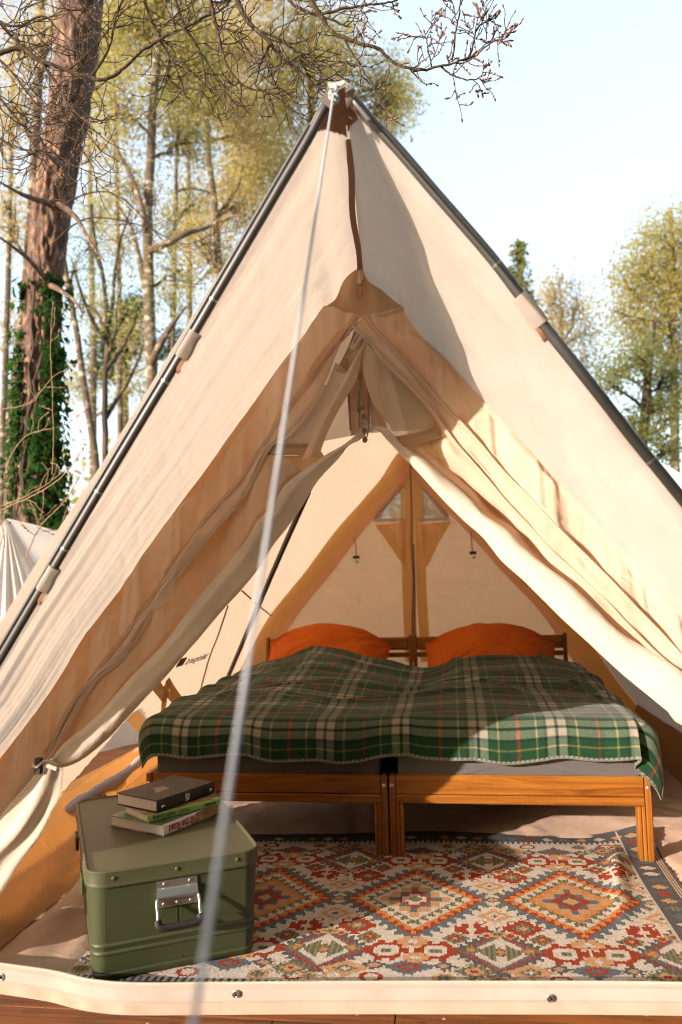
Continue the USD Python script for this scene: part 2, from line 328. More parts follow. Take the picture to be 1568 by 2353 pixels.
# ================================================================== THE SETTING
G0 = -0.32
gx = np.r_[-400, -150, np.linspace(-60, 60, 61), 150, 400]; gy = np.r_[-400, -100, np.linspace(-40, 80, 61), 150, 400]
gxx, gyy = np.meshgrid(gx, gy, indexing='ij')
gz = G0 + 0.25*(fbm(np.stack([gxx*0.15, gyy*0.15, 0*gxx], -1), 3, 3)-0.5)*np.clip((np.hypot(gxx, gyy-1)-4)/6, 0, 1)
put('/World/ground', (np.stack([gxx, gyy, gz], -1).reshape(-1, 3), grid_faces(len(gx), len(gy))), 'ground', True, 'forest floor of dry grass and leaf litter', 'structure')

# the wooden platform under the tent
deck = T('wooden_deck', 'stained wooden decking boards with grooved tops under the tent sill', 'decking', (0, 0, G0))
DZ = -0.016
def board(x0, x1, y0, y1, ridges=True):
    n = 26; w = (y1-y0)/n; pr = []
    if ridges:
        for k in range(n):
            a = y0+k*w
            pr += [(a, DZ-0.004), (a+0.2*w, DZ-0.001), (a+0.5*w, DZ), (a+0.8*w, DZ-0.001)]
        pr.append((y1, DZ-0.004))
    else: pr = [(y0, DZ), (y1, DZ)]
    poly = Polygon(pr+[(y1, DZ-0.028), (y0, DZ-0.028)])
    m = trimesh.creation.extrude_polygon(poly, x1-x0, engine='earcut'); v = np.asarray(m.vertices)
    return np.stack([x0+v[:, 2], v[:, 0], v[:, 1]], 1), np.asarray(m.faces)
yk = [-1.50, -1.353, -1.206, -1.059, -0.912]
jx = [0.55, 0.9, -0.2, 0.093, -0.5]
for i, y0 in enumerate(yk):
    for x0, x1 in ((-2.6, jx[i]-0.002), (jx[i]+0.002, 2.6)):
        p = deck.part('plank', board(x0, x1, y0, y0+0.142), 'deck_wood')
        for sx in np.arange(x0+0.10, x1, 0.5):
            for sy in (0.04, 0.102):
                if sy == 0.04 or abs(sx) < 1.2: deck.part('screw', ball((sx+0.01*rng.normal(), y0+sy, DZ-0.001), 0.0045, (1, 1, 0.4), 1), 'bolt', parent=p, smooth=True)
for k in range(24):
    y0 = -0.765+k*0.147
    deck.part('plank', rbox(-2.6, 2.6, y0, y0+0.142, DZ-0.028, DZ), 'deck_wood')
for x0 in (-2.4, -0.8, 0.8, 2.35):
    deck.part('joist', rbox(x0, x0+0.09, -1.48, 2.7, G0, DZ-0.029), 'deck_wood')

# ================================================================== THE TENT
W0 = A(0, -0.985, 0.05); WAPEX = on_y(832, 616, -0.66)
WN = np.cross(A(1, 0, 0), WAPEX-W0); WN /= np.linalg.norm(WN)
if WN[1] > 0: WN = -WN                                    # out of the tent, towards the front
def wall(pts, off=0.0):
    return np.array([on_plane(a, b, W0, WN) for a, b in pts])+WN*off
FA = on_y(788, 197, -1.36)
PN = np.cross(A(1, 0, 0), FA-A(0, -1.02, 0)); PN /= np.linalg.norm(PN)
if PN[1] > 0: PN = -PN
def hoop(pts, off=0.0): return np.array([on_plane(a, b, FA, PN) for a, b in pts])+PN*off
RZ = A(0, 2.33, 0); RAPEX = A(0.015, 2.20, 1.90)
RN = np.cross(A(1, 0, 0), RAPEX-RZ); RN /= np.linalg.norm(RN)
if RN[1] > 0: RN = -RN
def rear(pts, off=0.0): return np.array([on_plane(a, b, RZ, RN) for a, b in pts])+RN*off

tent = T('canvas_tent', 'open beige canvas tent with grey pole frame, its door flaps drawn aside', 'tent', (0, 0, 0))
FOOT_L, FOOT_R = A(-1.50, -0.95, 0.0), A(1.58, -0.95, 0.0)
RF_L, RF_R = A(-1.50, 2.33, 0.0), A(1.53, 2.33, 0.0)

def folds(scale_u, scale_v, amp, seed, sharp=1.0):
    def d(u, v, P):
        q = np.stack([u*scale_u, v*scale_v, 0*u+seed*3.1], -1)
        a = fbm(q, 3, seed)-0.5
        return amp*np.sign(a)*np.abs(2*a)**sharp
    return d
def addf(*fs): return lambda u, v, P: sum(f(u, v, P) for f in fs)
def edge0(f, e=0.12):          # no lift where the cloth is sewn on
    return lambda u, v, P: f(u, v, P)*np.clip(np.minimum(v, 1-v)/e, 0, 1)
def creases(amp, seed, s=9.0):
    def d(u, v, P):
        a = fbm(P*s+seed, 3, seed); return amp*(1-2*np.abs(2*a-1))*0.5
    return d

def vfold(ax, az, amp, seed):
    def d(u, v, P):
        a = fbm(np.stack([P[..., 0]*ax+0.25*P[..., 2], P[..., 2]*az, 0*u+seed], -1), 3, seed)-0.5
        return amp*2*a
    return d
def wrinkles(amp, seed, s=16.0, thin=5.0):
    def d(u, v, P):
        a = fbm(P*s*A(1, 0.8, 0.45)+seed, 3, seed); b = fbm(P*s*0.55*A(0.7, 1.0, 1.2)-seed, 3, seed+9); m = np.clip(2.2*fbm(P*2.2+seed, 2, seed+5)-0.75, 0, 1)
        return amp*m*(np.clip(1-thin*np.abs(2*a-1), 0, 1)+0.8*np.clip(1-thin*np.abs(2*b-1), 0, 1))
    return d
# where the roof meets the front wall
JL_px = [(829, 616), (790, 648), (770, 690), (740, 713), (705, 762), (628, 862), (576, 937), (522, 1011), (466, 1090), (404, 1172), (337, 1263), (279, 1352), (195, 1462), (118, 1588), (0, 1744)]
JR_px = [(836, 616), (844, 644), (875, 666), (924, 706), (943, 741), (962, 766), (1016, 817), (1097, 906), (1193, 1008), (1258, 1082), (1321, 1150), (1384, 1215), (1447, 1285), (1510, 1362), (1568, 1418)]
JTOP = wall([(832, 613)])[0]
JL = np.vstack([[JTOP], wall(JL_px[1:]), [FOOT_L]]); JR = np.vstack([[JTOP], wall(JR_px[1:]), [FOOT_R]])
EL_px = [(790, 190), (759, 205), (733, 240), (700, 298), (640, 398), (560, 533), (470, 672), (385, 812), (300, 952), (210, 1095), (130, 1215), (60, 1325), (0, 1425), (-60, 1527), (-115, 1620)]
ER_px = [(793, 190), (817, 210), (848, 248), (887, 292), (919, 330), (1000, 428), (1091, 538), (1146, 599), (1213, 681), (1274, 757), (1335, 827), (1396, 906), (1456, 985), (1517, 1058), (1568, 1122)]
PEAK = hoop([(792, 188)], -0.012)[0]
EL = np.vstack([[PEAK], hoop(EL_px[1:], -0.012), [A(-1.62, -1.50, 0.0)]]); ER = np.vstack([[PEAK], hoop(ER_px[1:], -0.012), [A(1.68, -1.03, 0.0)]])
QL = np.vstack([[RAPEX], rear([(911, 1045), (875, 1100), (831, 1152), (776, 1214), (739, 1262), (702, 1313), (666, 1357), (622, 1412)], 0.0), [A(-1.25, 2.31, 0.33)], [RF_L]])
QR = QL*A(-1, 1, 1)+A(0.03, 0, 0)

pl = dict(n=330, m=120, toward=(0.6, -0.3, -0.4))
def atop(f, k=14): return lambda u, v, P: f(u, v, P)*np.clip(u*k, 0, 1)
dl = atop(addf(edge0(folds(0.9, 4.0, 0.026, 5), 0.2), edge0(folds(1.2, 11.0, 0.006, 8), 0.15), edge0(creases(0.006, 3, 7.0)), edge0(wrinkles(0.003, 3, 9.0))))
tent.part('roof_panel', loft([EL, JL], disp=dl, **pl), 'canvas', 'left roof panel, its porch end in soft folds', smooth=True)
pr = dict(n=330, m=120, toward=(-0.6, -0.3, -0.4))
dr = atop(addf(edge0(folds(1.2, 3.0, 0.022, 15), 0.2), edge0(folds(1.5, 8.0, 0.008, 18), 0.15), edge0(creases(0.004, 13, 8.0)), edge0(wrinkles(0.003, 13, 9.0))))
tent.part('roof_panel', loft([ER, JR], disp=dr, **pr), 'canvas', 'right roof panel, its porch end half in sun', smooth=True)

# the roof over the room; the left one has a net window above the tub
def inroof(pts, off=0.0):
    n = np.cross(A(0, 1, 0.0), A(-1.5, 0, 0)-A(0.02, 0, 1.95)); n /= np.linalg.norm(n)
    if n[0] < 0: n = -n
    return np.array([on_plane(a, b, A(-1.5, 0, 0), n) for a, b in pts])+n*off, n
win_px = [(120, 1830), (290, 1640), (318, 1625), (352, 1692), (300, 1728), (205, 1785), (165, 1815)]
wv, ROOFN = inroof(win_px)
wpoly = Polygon([(p[1], p[2]) for p in wv])
def not_window(c):
    return ~np.array([p[0] < -1.0 and ((p[2] < 0.19 and p[1] > -0.93) or (p[2] < 0.7 and wpoly.contains(Point(p[1], p[2])))) for p in c])
sag = edge0(lambda u, v, P: 0.02*np.sin(PI*v), 0.2)
dil = atop(addf(edge0(folds(2.0, 5.0, 0.010, 25), 0.1), edge0(creases(0.005, 23, 6.0))))
tent.part('roof_panel', loft([JL, QL], 120, 170, disp=dil, toward=(0.8, 0, -0.6), keep=not_window), 'canvas_room', 'left roof panel over the beds', smooth=True)
tent.part('roof_panel', loft([JR, QR], 110, 100, disp=dil, toward=(-0.8, 0, -0.6)), 'canvas_room', 'right roof panel over the beds', smooth=True)
tent.part('window_net', (wv+ROOFN*0.004, np.array([[0, i, i+1] for i in range(1, len(wv)-1)])), 'net_window', 'insect net in the left side window')

# ridge seam, apex lining
def rtape(px, w, off, mt, name, label=None, n=24):
    P = np.array(px); tent.part(name, strip(P, w, n, (1, 0, 0), off, (0, 0, -1)), mt, label, smooth=True)
ridge0, ridge1 = on_y(797, 309, -1.19), on_y(826, 612, -0.672)
rs = np.array([ridge0+(ridge1-ridge0)*t+A(0.004*math.sin(9*t), 0, -0.010) for t in np.linspace(0, 1, 12)])
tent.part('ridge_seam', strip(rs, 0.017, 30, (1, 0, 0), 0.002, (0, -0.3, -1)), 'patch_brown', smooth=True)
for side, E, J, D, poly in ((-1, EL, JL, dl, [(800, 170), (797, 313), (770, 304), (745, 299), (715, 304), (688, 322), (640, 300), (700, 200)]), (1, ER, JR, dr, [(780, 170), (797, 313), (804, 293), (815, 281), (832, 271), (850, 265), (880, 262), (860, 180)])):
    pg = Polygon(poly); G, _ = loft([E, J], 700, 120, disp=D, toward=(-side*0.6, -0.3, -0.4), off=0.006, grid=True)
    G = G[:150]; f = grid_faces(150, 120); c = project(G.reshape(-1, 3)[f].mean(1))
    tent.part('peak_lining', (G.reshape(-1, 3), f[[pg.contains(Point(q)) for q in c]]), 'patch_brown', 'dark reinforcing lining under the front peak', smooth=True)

# front wall panels
YL_px = [(735, 717), (765, 721), (800, 724), (828, 731), (852, 729), (880, 723), (905, 716), (934, 708)]
seamL = [(826, 733), (790, 778), (718, 870), (627, 996), (542, 1119), (475, 1193), (440, 1245), (384, 1327), (313, 1429), (220, 1552), (159, 1634), (102, 1755), (31, 1840), (-60, 1955), (-150, 2075), (-240, 2190)]
inL = [(808, 752), (770, 830), (747, 888), (668, 996), (627, 1026), (561, 1146), (504, 1210), (445, 1284), (401, 1342), (349, 1418), (287, 1516), (231, 1557), (154, 1685), (106, 1757), (36, 1845), (-55, 1958), (-146, 2078), (-236, 2192)]
seamR = [(838, 728), (880, 779), (927, 833), (975, 884), (1022, 938), (1051, 968), (1105, 1028), (1150, 1082), (1226, 1159), (1267, 1204), (1339, 1276), (1402, 1339), (1461, 1402), (1510, 1452), (1568, 1515), (1700, 1665), (1900, 1900), (2080, 2120)]
inR = [(811, 754), (848, 792), (892, 843), (937, 887), (994, 950), (1042, 1019), (1078, 1060), (1132, 1123), (1154, 1150), (1213, 1213), (1267, 1272), (1321, 1321), (1384, 1380), (1443, 1443), (1501, 1501), (1568, 1556), (1680, 1700), (1880, 1940), (2060, 2160)]
dw = addf(edge0(vfold(8, 0.8, 0.055, 31), 0.12), edge0(vfold(22, 1.2, 0.022, 33), 0.06), creases(0.003, 31, 10), wrinkles(0.004, 31, 18.0))
jl = np.vstack([wall(JL_px[3:]), [FOOT_L+A(0.02, 0, 0)]]); jr = np.vstack([wall(JR_px[3:]), [FOOT_R-A(0.02, 0, 0)]])
tent.part('front_wall', loft([jl, wall(seamL)], 300, 80, disp=dw), 'canvas_wall', 'front wall left of the door', smooth=True)
dwr = addf(edge0(folds(9.0, 0.8, 0.026, 41), 0.18), edge0(folds(24.0, 1.0, 0.014, 43), 0.12), edge0(vfold(14, 0.8, 0.024, 44), 0.15), edge0(vfold(30, 1.0, 0.010, 45), 0.12), creases(0.005, 41, 10), wrinkles(0.006, 41, 18.0))
tent.part('front_wall', loft([jr, wall(seamR)], 300, 80, disp=dwr), 'canvas_wall', 'front wall right of the door', smooth=True)
# yoke at the top of the wall
yk_top = wall([(735, 714), (742, 706), (771, 688), (790, 646), (829, 614), (838, 615), (845, 646), (875, 666), (924, 704), (934, 709)], 0.004)
yk_bot = wall(YL_px, 0.004)
tent.part('wall_yoke', loft([yk_top, yk_bot], 60, 24, disp=lambda u, v, P: 0.012*np.sin(u*19+1)*np.sin(PI*u)*np.sin(PI*np.clip(v*0.9+0.05, 0, 1))), 'canvas_double', smooth=True)
def stitched(px, off, w=0.012, name='seam', n=90, mt='canvas_wall', lines=True, stitch='thread', plane=wall):
    P = plane(px, off); side = np.cross(np.gradient(P, axis=0).mean(0), WN)
    tent.part(name, strip(P, w, n, side, 0.0), mt, smooth=True)
    if lines:
        R = resample(P, n*2); t = np.gradient(R, axis=0); t /= np.linalg.norm(t, axis=1, keepdims=True)
        s = np.cross(t, WN); s /= np.linalg.norm(s, axis=1, keepdims=True)
        V, F, o = [], [], 0
        for sg in (-0.36, 0.36):
            C = R+s*w*sg+WN*0.0012
            L = np.linalg.norm(C[-1]-C[0]); k = max(8, int(L/0.0075)); Q = resample(C, 2*k, False)
            a, b = Q[0::2], Q[1::2]; ss = resample(s, 2*k, False)[0::2]*0.0008
            V.append(np.stack([a-ss, a+ss, b+ss, b-ss], 1).reshape(-1, 3)); nn = len(a)
            F.append((np.arange(nn)*4)[:, None]+np.arange(4)+o); o += 4*nn
        tent.part('stitching', (np.vstack(V), np.vstack(F)), stitch, kind='stuff')
stitched(YL_px, 0.008, 0.014, n=50)
# plackets either side of the door
dp = addf(edge0(folds(18.0, 0.7, 0.012, 51), 0.2), creases(0.005, 51, 14), wrinkles(0.004, 51, 20.0))
tent.part('door_placket', loft([wall(seamL, 0.006), wall(inL, 0.010)], 220, 12, disp=dp), 'canvas_wall', smooth=True)
dpr = addf(edge0(folds(20.0, 0.8, 0.018, 61), 0.2), creases(0.007, 61, 16))
tent.part('door_placket', loft([wall(seamR, 0.006), wall(inR, 0.010)], 220, 12, disp=dpr), 'canvas_wall', smooth=True)
stitched(seamL, 0.011, 0.012, n=160); stitched(inL[2:], 0.014, 0.012, n=160)
stitched(seamR, 0.013, 0.012, n=160, stitch='thread'); stitched(inR[:-3], 0.017, 0.012, n=160)

tent.part('door_net', loft([wall([(806, 738), (752, 812), (717, 878), (638, 986), (592, 1036)], -0.022), wall([(834, 748), (836, 850), (838, 900), (838, 950), (836, 990)], -0.022)], 30, 30), 'net', 'inner net behind the left half of the door peak', smooth=True)
tent.part('door_net', loft([wall([(834, 748), (836, 850), (838, 900), (838, 950), (842, 990)], -0.022), wall([(846, 740), (900, 790), (952, 850), (1016, 925), (1050, 975)], -0.022)], 30, 30), 'net', 'inner net behind the right half of the door peak', smooth=True)
tent.part('door_leaf', loft([wall([(604, 1046), (640, 1046), (680, 1044), (738, 1036)], -0.008), wall([(630, 1165), (652, 1124), (697, 1086), (747, 1050)], -0.008)], 30, 12, disp=folds(5, 1, 0.01, 76)), 'canvas_wall', 'left door leaf under the net band', smooth=True)
tent.part('zip_panel', loft([wall([(812, 757), (800, 790), (782, 826), (770, 850)], -0.014), wall([(836, 752), (842, 780), (840, 815), (812, 858)], -0.014)], 20, 8), 'canvas_double', 'dark panel behind the top of the door', smooth=True)
# net triangles, bands under them, and the panels between
sAl = [(841, 788), (817, 832), (784, 885), (759, 931), (726, 997), (698, 1063)]
sAr = [(846, 796), (834, 821), (821, 874), (799, 915), (772, 960), (753, 1003), (737, 1054)]
sBl = [(836, 800), (836, 849), (845, 894), (863, 937), (894, 977)]
sBr = [(848, 796), (869, 825), (876, 878), (884, 922), (896, 976)]
tent.part('door_net', loft([wall(inL[1:5], -0.006), wall([(800, 852), (784, 885), (759, 931), (714, 1024)], -0.006)], 20, 10), 'net', 'left net triangle', smooth=True)
tent.part('door_net', loft([wall([(862, 812), (892, 843), (937, 887), (994, 950), (1005, 980)], -0.006), wall([(866, 825), (876, 878), (884, 922), (896, 976), (908, 1006)], -0.006)], 20, 10), 'net', 'right net triangle', smooth=True)
tent.part('net_band', loft([wall([(716, 1021), (668, 1021), (618, 1021)], 0.003), wall([(704, 1047), (655, 1046), (602, 1047)], 0.003)], 20, 4), 'canvas_double', smooth=True)
tent.part('net_band', loft([wall([(900, 1006), (950, 998), (1003, 978)], 0.003), wall([(915, 1032), (960, 1022), (1012, 1008)], 0.003)], 20, 4), 'canvas_double', smooth=True)
for L in ([(716, 1023), (668, 1023), (618, 1023)], [(704, 1045), (655, 1045), (602, 1045)], [(900, 1008), (950, 1000), (1003, 981)], [(915, 1030), (960, 1020), (1012, 1005)]):
    stitched(L, 0.008, 0.007, n=24, lines=False, mt='canvas_double', name='band_hem')
tent.part('zip_panel', loft([wall([(793, 817), (797, 880), (802, 940), (806, 1000)], -0.012), wall([(838, 792), (843, 860), (846, 930), (849, 978)], -0.010)], 30, 12, disp=folds(2, 4, 0.008, 71)), 'canvas_wall', 'panel with the hanging zips', smooth=True)
tent.part('zip_panel', loft([wall([(838, 792), (845, 880), (850, 940), (852, 985)], -0.008), wall([(862, 830), (872, 880), (880, 930), (890, 985)], -0.010)], 30, 12, disp=folds(2, 4, 0.008, 72)), 'canvas_wall', smooth=True)
for L in ([(797, 822), (800, 880), (806, 990)], [(827, 900), (827, 985)], [(846, 870), (849, 975)]):
    stitched(L, 0.001, 0.006, n=24, lines=False, mt='cord_tan', name='zip_tape')
tent.part('door_strap', loft([wall(sAl, 0.018), wall([((a[0]+b[0])/2, (a[1]+b[1])/2) for a, b in zip(sAl, [(846, 796), (834, 821), (810, 895), (790, 930), (762, 980), (737, 1054)])], 0.030), wall(sAr, 0.016)], 50, 12, disp=addf(folds(3, 3, 0.006, 73), creases(0.003, 7, 12))), 'canvas_wall', 'twisted edge of the rolled inner door', smooth=True)
tent.part('door_strap', loft([wall(sBl, 0.016), wall(sBr, 0.014)], 50, 12, bulge=0.008, disp=folds(3, 3, 0.005, 74)), 'canvas_wall', smooth=True)
tent.part('zip_end', loft([wall([(820, 775), (805, 810)], 0.026), wall([(837, 783), (817, 815)], 0.03)], 8, 4), 'canvas', 'loose end of zip tape', smooth=True)
for k in range(7):
    t = k/6; p = wall([(827-11*t, 777+20*t)], 0.028)[0]
    tent.part('zip_tooth', rbox(p[0]-0.003, p[0]+0.003, p[1]-0.002, p[1]+0.002, p[2]-0.0016, p[2]+0.0016, 0.0006), 'canvas')
def cord(px, off, r=0.0022, mt='cord_tan', name='zip_cord', plane=wall, parent=None):
    return tent.part(name, tube(plane(px, off), r, 6, n=24), mt, smooth=True, parent=parent)
def knot(px, off, r=0.006, mt='cord_tan', plane=wall, parent=None):
    p = plane([px], off)[0]
    r = r*0.62; th = np.linspace(0, 4*PI, 40); P = p+np.stack([r*np.cos(th), r*0.4*np.sin(2*th), r*np.sin(th)+0.0006*th], 1)
    tent.part('knot', tube(P, r*0.62, 6), mt, smooth=True, parent=parent)
c = cord([(829, 873), (826, 910), (823, 945), (826, 948)], 0.012); knot((826, 949), 0.013, parent=c)
c = cord([(831, 873), (833, 910), (836, 942), (832, 946)], 0.014); knot((836, 944), 0.015, parent=c)
tent.part('zip_slider', rbox(*(lambda p: (p[0]-0.006, p[0]+0.006, p[1]-0.004, p[1]+0.004, p[2]-0.012, p[2]+0.012))(wall([(829, 866)], 0.014)[0]), 0.002), 'leather')
c = cord([(836, 968), (834, 985), (838, 998), (843, 1018)], 0.03); knot((840, 968), 0.03, 0.009, parent=c); knot((840, 1000), 0.032, 0.007, parent=c)
c = cord([(846, 970), (850, 985), (848, 1005), (842, 1018)], 0.03); knot((842, 1021), 0.03, 0.008, parent=c)
c = cord([(848, 795), (856, 806), (862, 822), (862, 836)], 0.016); knot((861, 838), 0.016, 0.007, parent=c)
tent.part('hook_strap', loft([wall([(826, 618), (823, 640), (822, 658)], 0.012), wall([(833, 619), (830, 640), (829, 658)], 0.014)], 10, 3), 'canvas_wall', smooth=True)
tent.part('hook_strap', loft([wall([(834, 619), (831, 640), (829, 656)], 0.014), wall([(840, 620), (836, 640), (834, 657)], 0.012)], 10, 3), 'canvas_wall', smooth=True)
tent.part('hook', tube(wall([(834, 652), (836, 656), (834, 662), (822, 660), (820, 680), (824, 688), (833, 688), (835, 681), (833, 676)], 0.02), 0.0022, 6, n=30, smooth=False), 'hook_tan', smooth=True)

# outer door: the sunlit and the shaded leaf and their rolled twill edges
rollLu = [(836, 985), (800, 1018), (747, 1049), (697, 1084), (653, 1122), (633, 1160), (598, 1196), (563, 1251), (522, 1301), (475, 1357), (413, 1433), (390, 1465), (308, 1552), (205, 1665), (144, 1716), (118, 1752)]
rollLl = [(836, 986), (812, 1012), (780, 1053), (732, 1104), (695, 1163), (662, 1210), (622, 1262), (602, 1297), (554, 1357), (522, 1391), (451, 1475), (379, 1557), (313, 1629), (241, 1706), (175, 1754), (152, 1763)]
rollRu = [(840, 980), (862, 978), (889, 986), (929, 1028), (979, 1060), (1015, 1091), (1078, 1145), (1114, 1184), (1168, 1222), (1204, 1258), (1249, 1299), (1303, 1339), (1348, 1380), (1420, 1452), (1483, 1492), (1568, 1548), (1660, 1660), (1800, 1850), (1900, 2000)]
rollRl = [(842, 986), (862, 982), (893, 1015), (929, 1051), (974, 1100), (1019, 1150), (1064, 1195), (1109, 1235), (1154, 1290), (1204, 1335), (1249, 1380), (1294, 1425), (1348, 1474), (1402, 1524), (1440, 1558), (1480, 1591), (1568, 1665), (1700, 1800), (1820, 1950), (1880, 2050)]
tent.part('door_leaf', loft([wall([(a-16, b-16) for a, b in inL[4:15]], -0.004), wall(rollLu[3:15], -0.012)], 200, 50, disp=addf(edge0(vfold(8, 1.0, 0.045, 81), 0.12), creases(0.004, 81, 9), wrinkles(0.005, 81, 16.0))), 'canvas_wall', 'shaded left leaf of the outer door', smooth=True)
drl = addf(folds(7, 1.0, 0.012, 82), folds(2.0, 5, 0.010, 83), wrinkles(0.004, 82, 16.0))
tent.part('door_roll', loft([wall(rollLu, 0.010), wall(rollLl, 0.004)], 160, 16, bulge=0.022, disp=drl), 'twill', 'left door edge rolled and tied back', smooth=True)
tent.part('door_leaf', loft([wall([(a+16, b-16) for a, b in inR[4:-2]], -0.004), wall(rollRu[3:], -0.020)], 150, 30, disp=addf(lambda u, v, P: -0.075*np.exp(-((v-0.70)/0.16)**2)*np.clip(np.sin(u*9+0.4)+0.55, 0, 1.2)*np.clip(u*8, 0, 1), edge0(folds(6, 1.2, 0.050, 91), 0.12), edge0(folds(14, 1.5, 0.016, 96), 0.1), creases(0.006, 91, 9))), 'canvas_wall', 'sunlit right leaf of the outer door', smooth=True)
drr = addf(folds(6, 1.0, 0.020, 92), folds(16, 1.6, 0.006, 93), creases(0.004, 92, 11))
tent.part('door_roll', loft([wall(rollRu, 0.012), wall(rollRl, 0.004)], 160, 16, bulge=0.030, disp=drr), 'twill', 'sunlit right door edge, loosely rolled', smooth=True)
tailL = [(104, 1757), (60, 1810), (31, 1845), (-40, 1935), (-110, 2030), (-180, 2130)]
tailR = [(153, 1765), (152, 1795), (148, 1820), (130, 1861), (102, 1916), (61, 1973), (20, 2038), (-60, 2165)]
tailM = [(128, 1764), (108, 1810), (90, 1850), (60, 1900), (0, 1965), (-45, 2035), (-120, 2150)]
tent.part('door_tail', loft([wall(tailL, 0.012), wall(tailM, 0.045), wall(tailR, 0.02)], 90, 30, disp=addf(edge0(lambda u, v, P: 0.009*np.sin(v*13+2*u)*np.clip(u*4, 0.3, 1)*(1-0.6*u), 0.08), creases(0.004, 95, 10))), 'twill', 'loose end of the left door below its tie', smooth=True)
tp = wall([(112, 1757)], 0.055)[0]
tg = tent.part('tie_toggle', rbox(tp[0]-0.010, tp[0]+0.010, tp[1]-0.008, tp[1]+0.008, tp[2]-0.022, tp[2]+0.022, 0.003), 'black_plastic')
tent.part('toggle_cord', tube(np.array([tp+A(-0.02, 0.01, 0.004), tp+A(0, -0.012, 0), tp+A(0.016, 0.0, 0.012), tp+A(0.045, 0.02, 0.0)]), 0.004, 6, n=14), 'twill', smooth=True)
tent.part('tie_band', tube(wall([(104, 1752), (118, 1748), (135, 1758), (153, 1765)], 0.050), 0.006, 8, n=20), 'twill', smooth=True)

# sill of the door
sx = [(-1.52, -0.90), (-1.25, -0.935), (-0.957, -0.988), (-0.80, -1.013), (-0.66, -1.050), (-0.59, -1.056), (-0.35, -1.035), (-0.10, -1.010), (0.30, -0.974), (0.776, -0.938), (1.2, -0.925), (1.58, -0.93)]
S = np.array(sx)
top = np.c_[S, np.full(len(S), 0.050)]; mid = np.c_[S+[0, -0.004], np.full(len(S), 0.028)]; bot = np.c_[S+[0, -0.006], np.full(len(S), 0.004)]
bk = np.c_[S+[0, 0.006], np.full(len(S), 0.049)]; bkb = np.c_[S+[0, 0.008], np.full(len(S), 0.002)]
tent.part('door_sill', loft([bkb, bk, top, mid, bot], 240, 26, disp=lambda u, v, P: 0.0035*(fbm(np.stack([P[..., 0]*11, P[..., 2]*25, 0*u], -1), 3, 5)-0.5)*0.5*np.clip((v-0.45)*4, 0, 1), toward=(0, -1, 0), smooth=True), 'sill_canvas', 'low cream canvas sill along the doorway', smooth=True)
for zz, oy in ((0.044, -0.0062), (0.040, -0.0066), (0.011, -0.0088), (0.008, -0.0090)):
    P = resample(np.c_[S+[0, oy], np.full(len(S), zz)], 900); a, b = P[0:-1:2], P[1::2]
    V = np.stack([a-A(0, 0, 0.0006), a+A(0, 0, 0.0006), b+A(0, 0, 0.0006), b-A(0, 0, 0.0006)], 1).reshape(-1, 3)
    tent.part('stitching', (V, (np.arange(len(a))*4)[:, None]+np.arange(4)), 'thread_sill', kind='stuff')
P = resample(np.c_[S+[0, -0.001], np.full(len(S), 0.0515)], 1100)
tent.part('zip_coil', join([rbox(p[0]-0.0010, p[0]+0.0010, p[1]-0.003, p[1]+0.003, p[2]-0.0015, p[2]+0.0015, 0.0004) for p in P]), 'thread_light', kind='stuff')
for px in ((2, 2246), (541, 2285), (1265, 2295)):
    p = on_plane(px[0], px[1], (0, -1.0, 0), unit((0, 1, 0)))
    q = on_plane(px[0], px[1], A(np.interp(p[0], S[:, 0], S[:, 0]), np.interp(p[0], S[:, 0], S[:, 1])-0.008, 0.02), A(0, 1, 0))
    rp = tent.part('eyelet', frame(trimesh.creation.torus(0.0070, 0.0024, 20, 8), q, A(1, 0, 0), A(0, 0, 1), A(0, -1, 0)), 'steel', smooth=True)
    tent.part('stud', ball(q+A(0, -0.003, 0), 0.0045, (1, 0.8, 1)), 'black_plastic', smooth=True, parent=rp)
# groundsheet hem showing under the sill
hem0 = np.c_[S+[0, -0.002], np.full(len(S), 0.006)]; hem1 = np.c_[S+[0, -0.016], np.full(len(S), -0.008)]; hem2 = np.c_[S+[0, -0.020], np.full(len(S), DZ+0.001)]
tent.part('groundsheet_hem', loft([hem0, hem1, hem2], 240, 10, disp=lambda u, v, P: 0.004*np.sin(P[..., 0]*46+3*np.sin(P[..., 0]*9))*(P[..., 0] < -0.25)*np.sin(PI*v)+0.004*fbm(P*22, 2, 9), toward=(0, -1, 0.5)), 'floor_hem', smooth=True)

# groundsheet and its raised tub walls
fx = np.linspace(-1.5, 1.55, 160); fy = np.linspace(-1.02, 2.33, 180)
FX, FY = np.meshgrid(fx, fy, indexing='ij')
front = np.interp(FX, S[:, 0], S[:, 1])+0.010
FYc = np.maximum(FY, front)
wr = np.stack([FX*6, FYc*6, 0*FX], -1)
ridge_n = np.abs(2*fbm(wr+2.0*fbm(wr*0.6, 2, 77)[..., None], 3, 71)-1)
FZ = 0.001+0.013*np.clip(0.35-ridge_n, 0, 1)*1.6+0.006*(fbm(wr*1.7, 2, 73))
left = np.clip((-FX-0.55)/0.5, 0, 1)
FZ = FZ+left*0.008*np.sin(FX*40+FYc*9+4*fbm(wr*0.4, 2, 75))
under_rug = np.clip(np.minimum(np.minimum(FX+0.85, 1.0-FX)/0.06, np.minimum(0.28-FYc, 1)/0.06), 0, 1)
FZ = FZ*(1-under_rug)-0.004*under_rug
tent.part('groundsheet', (np.stack([FX, FYc, FZ], -1).reshape(-1, 3), grid_faces(160, 180)), 'floor_sheet', 'crumpled brown groundsheet', smooth=True)
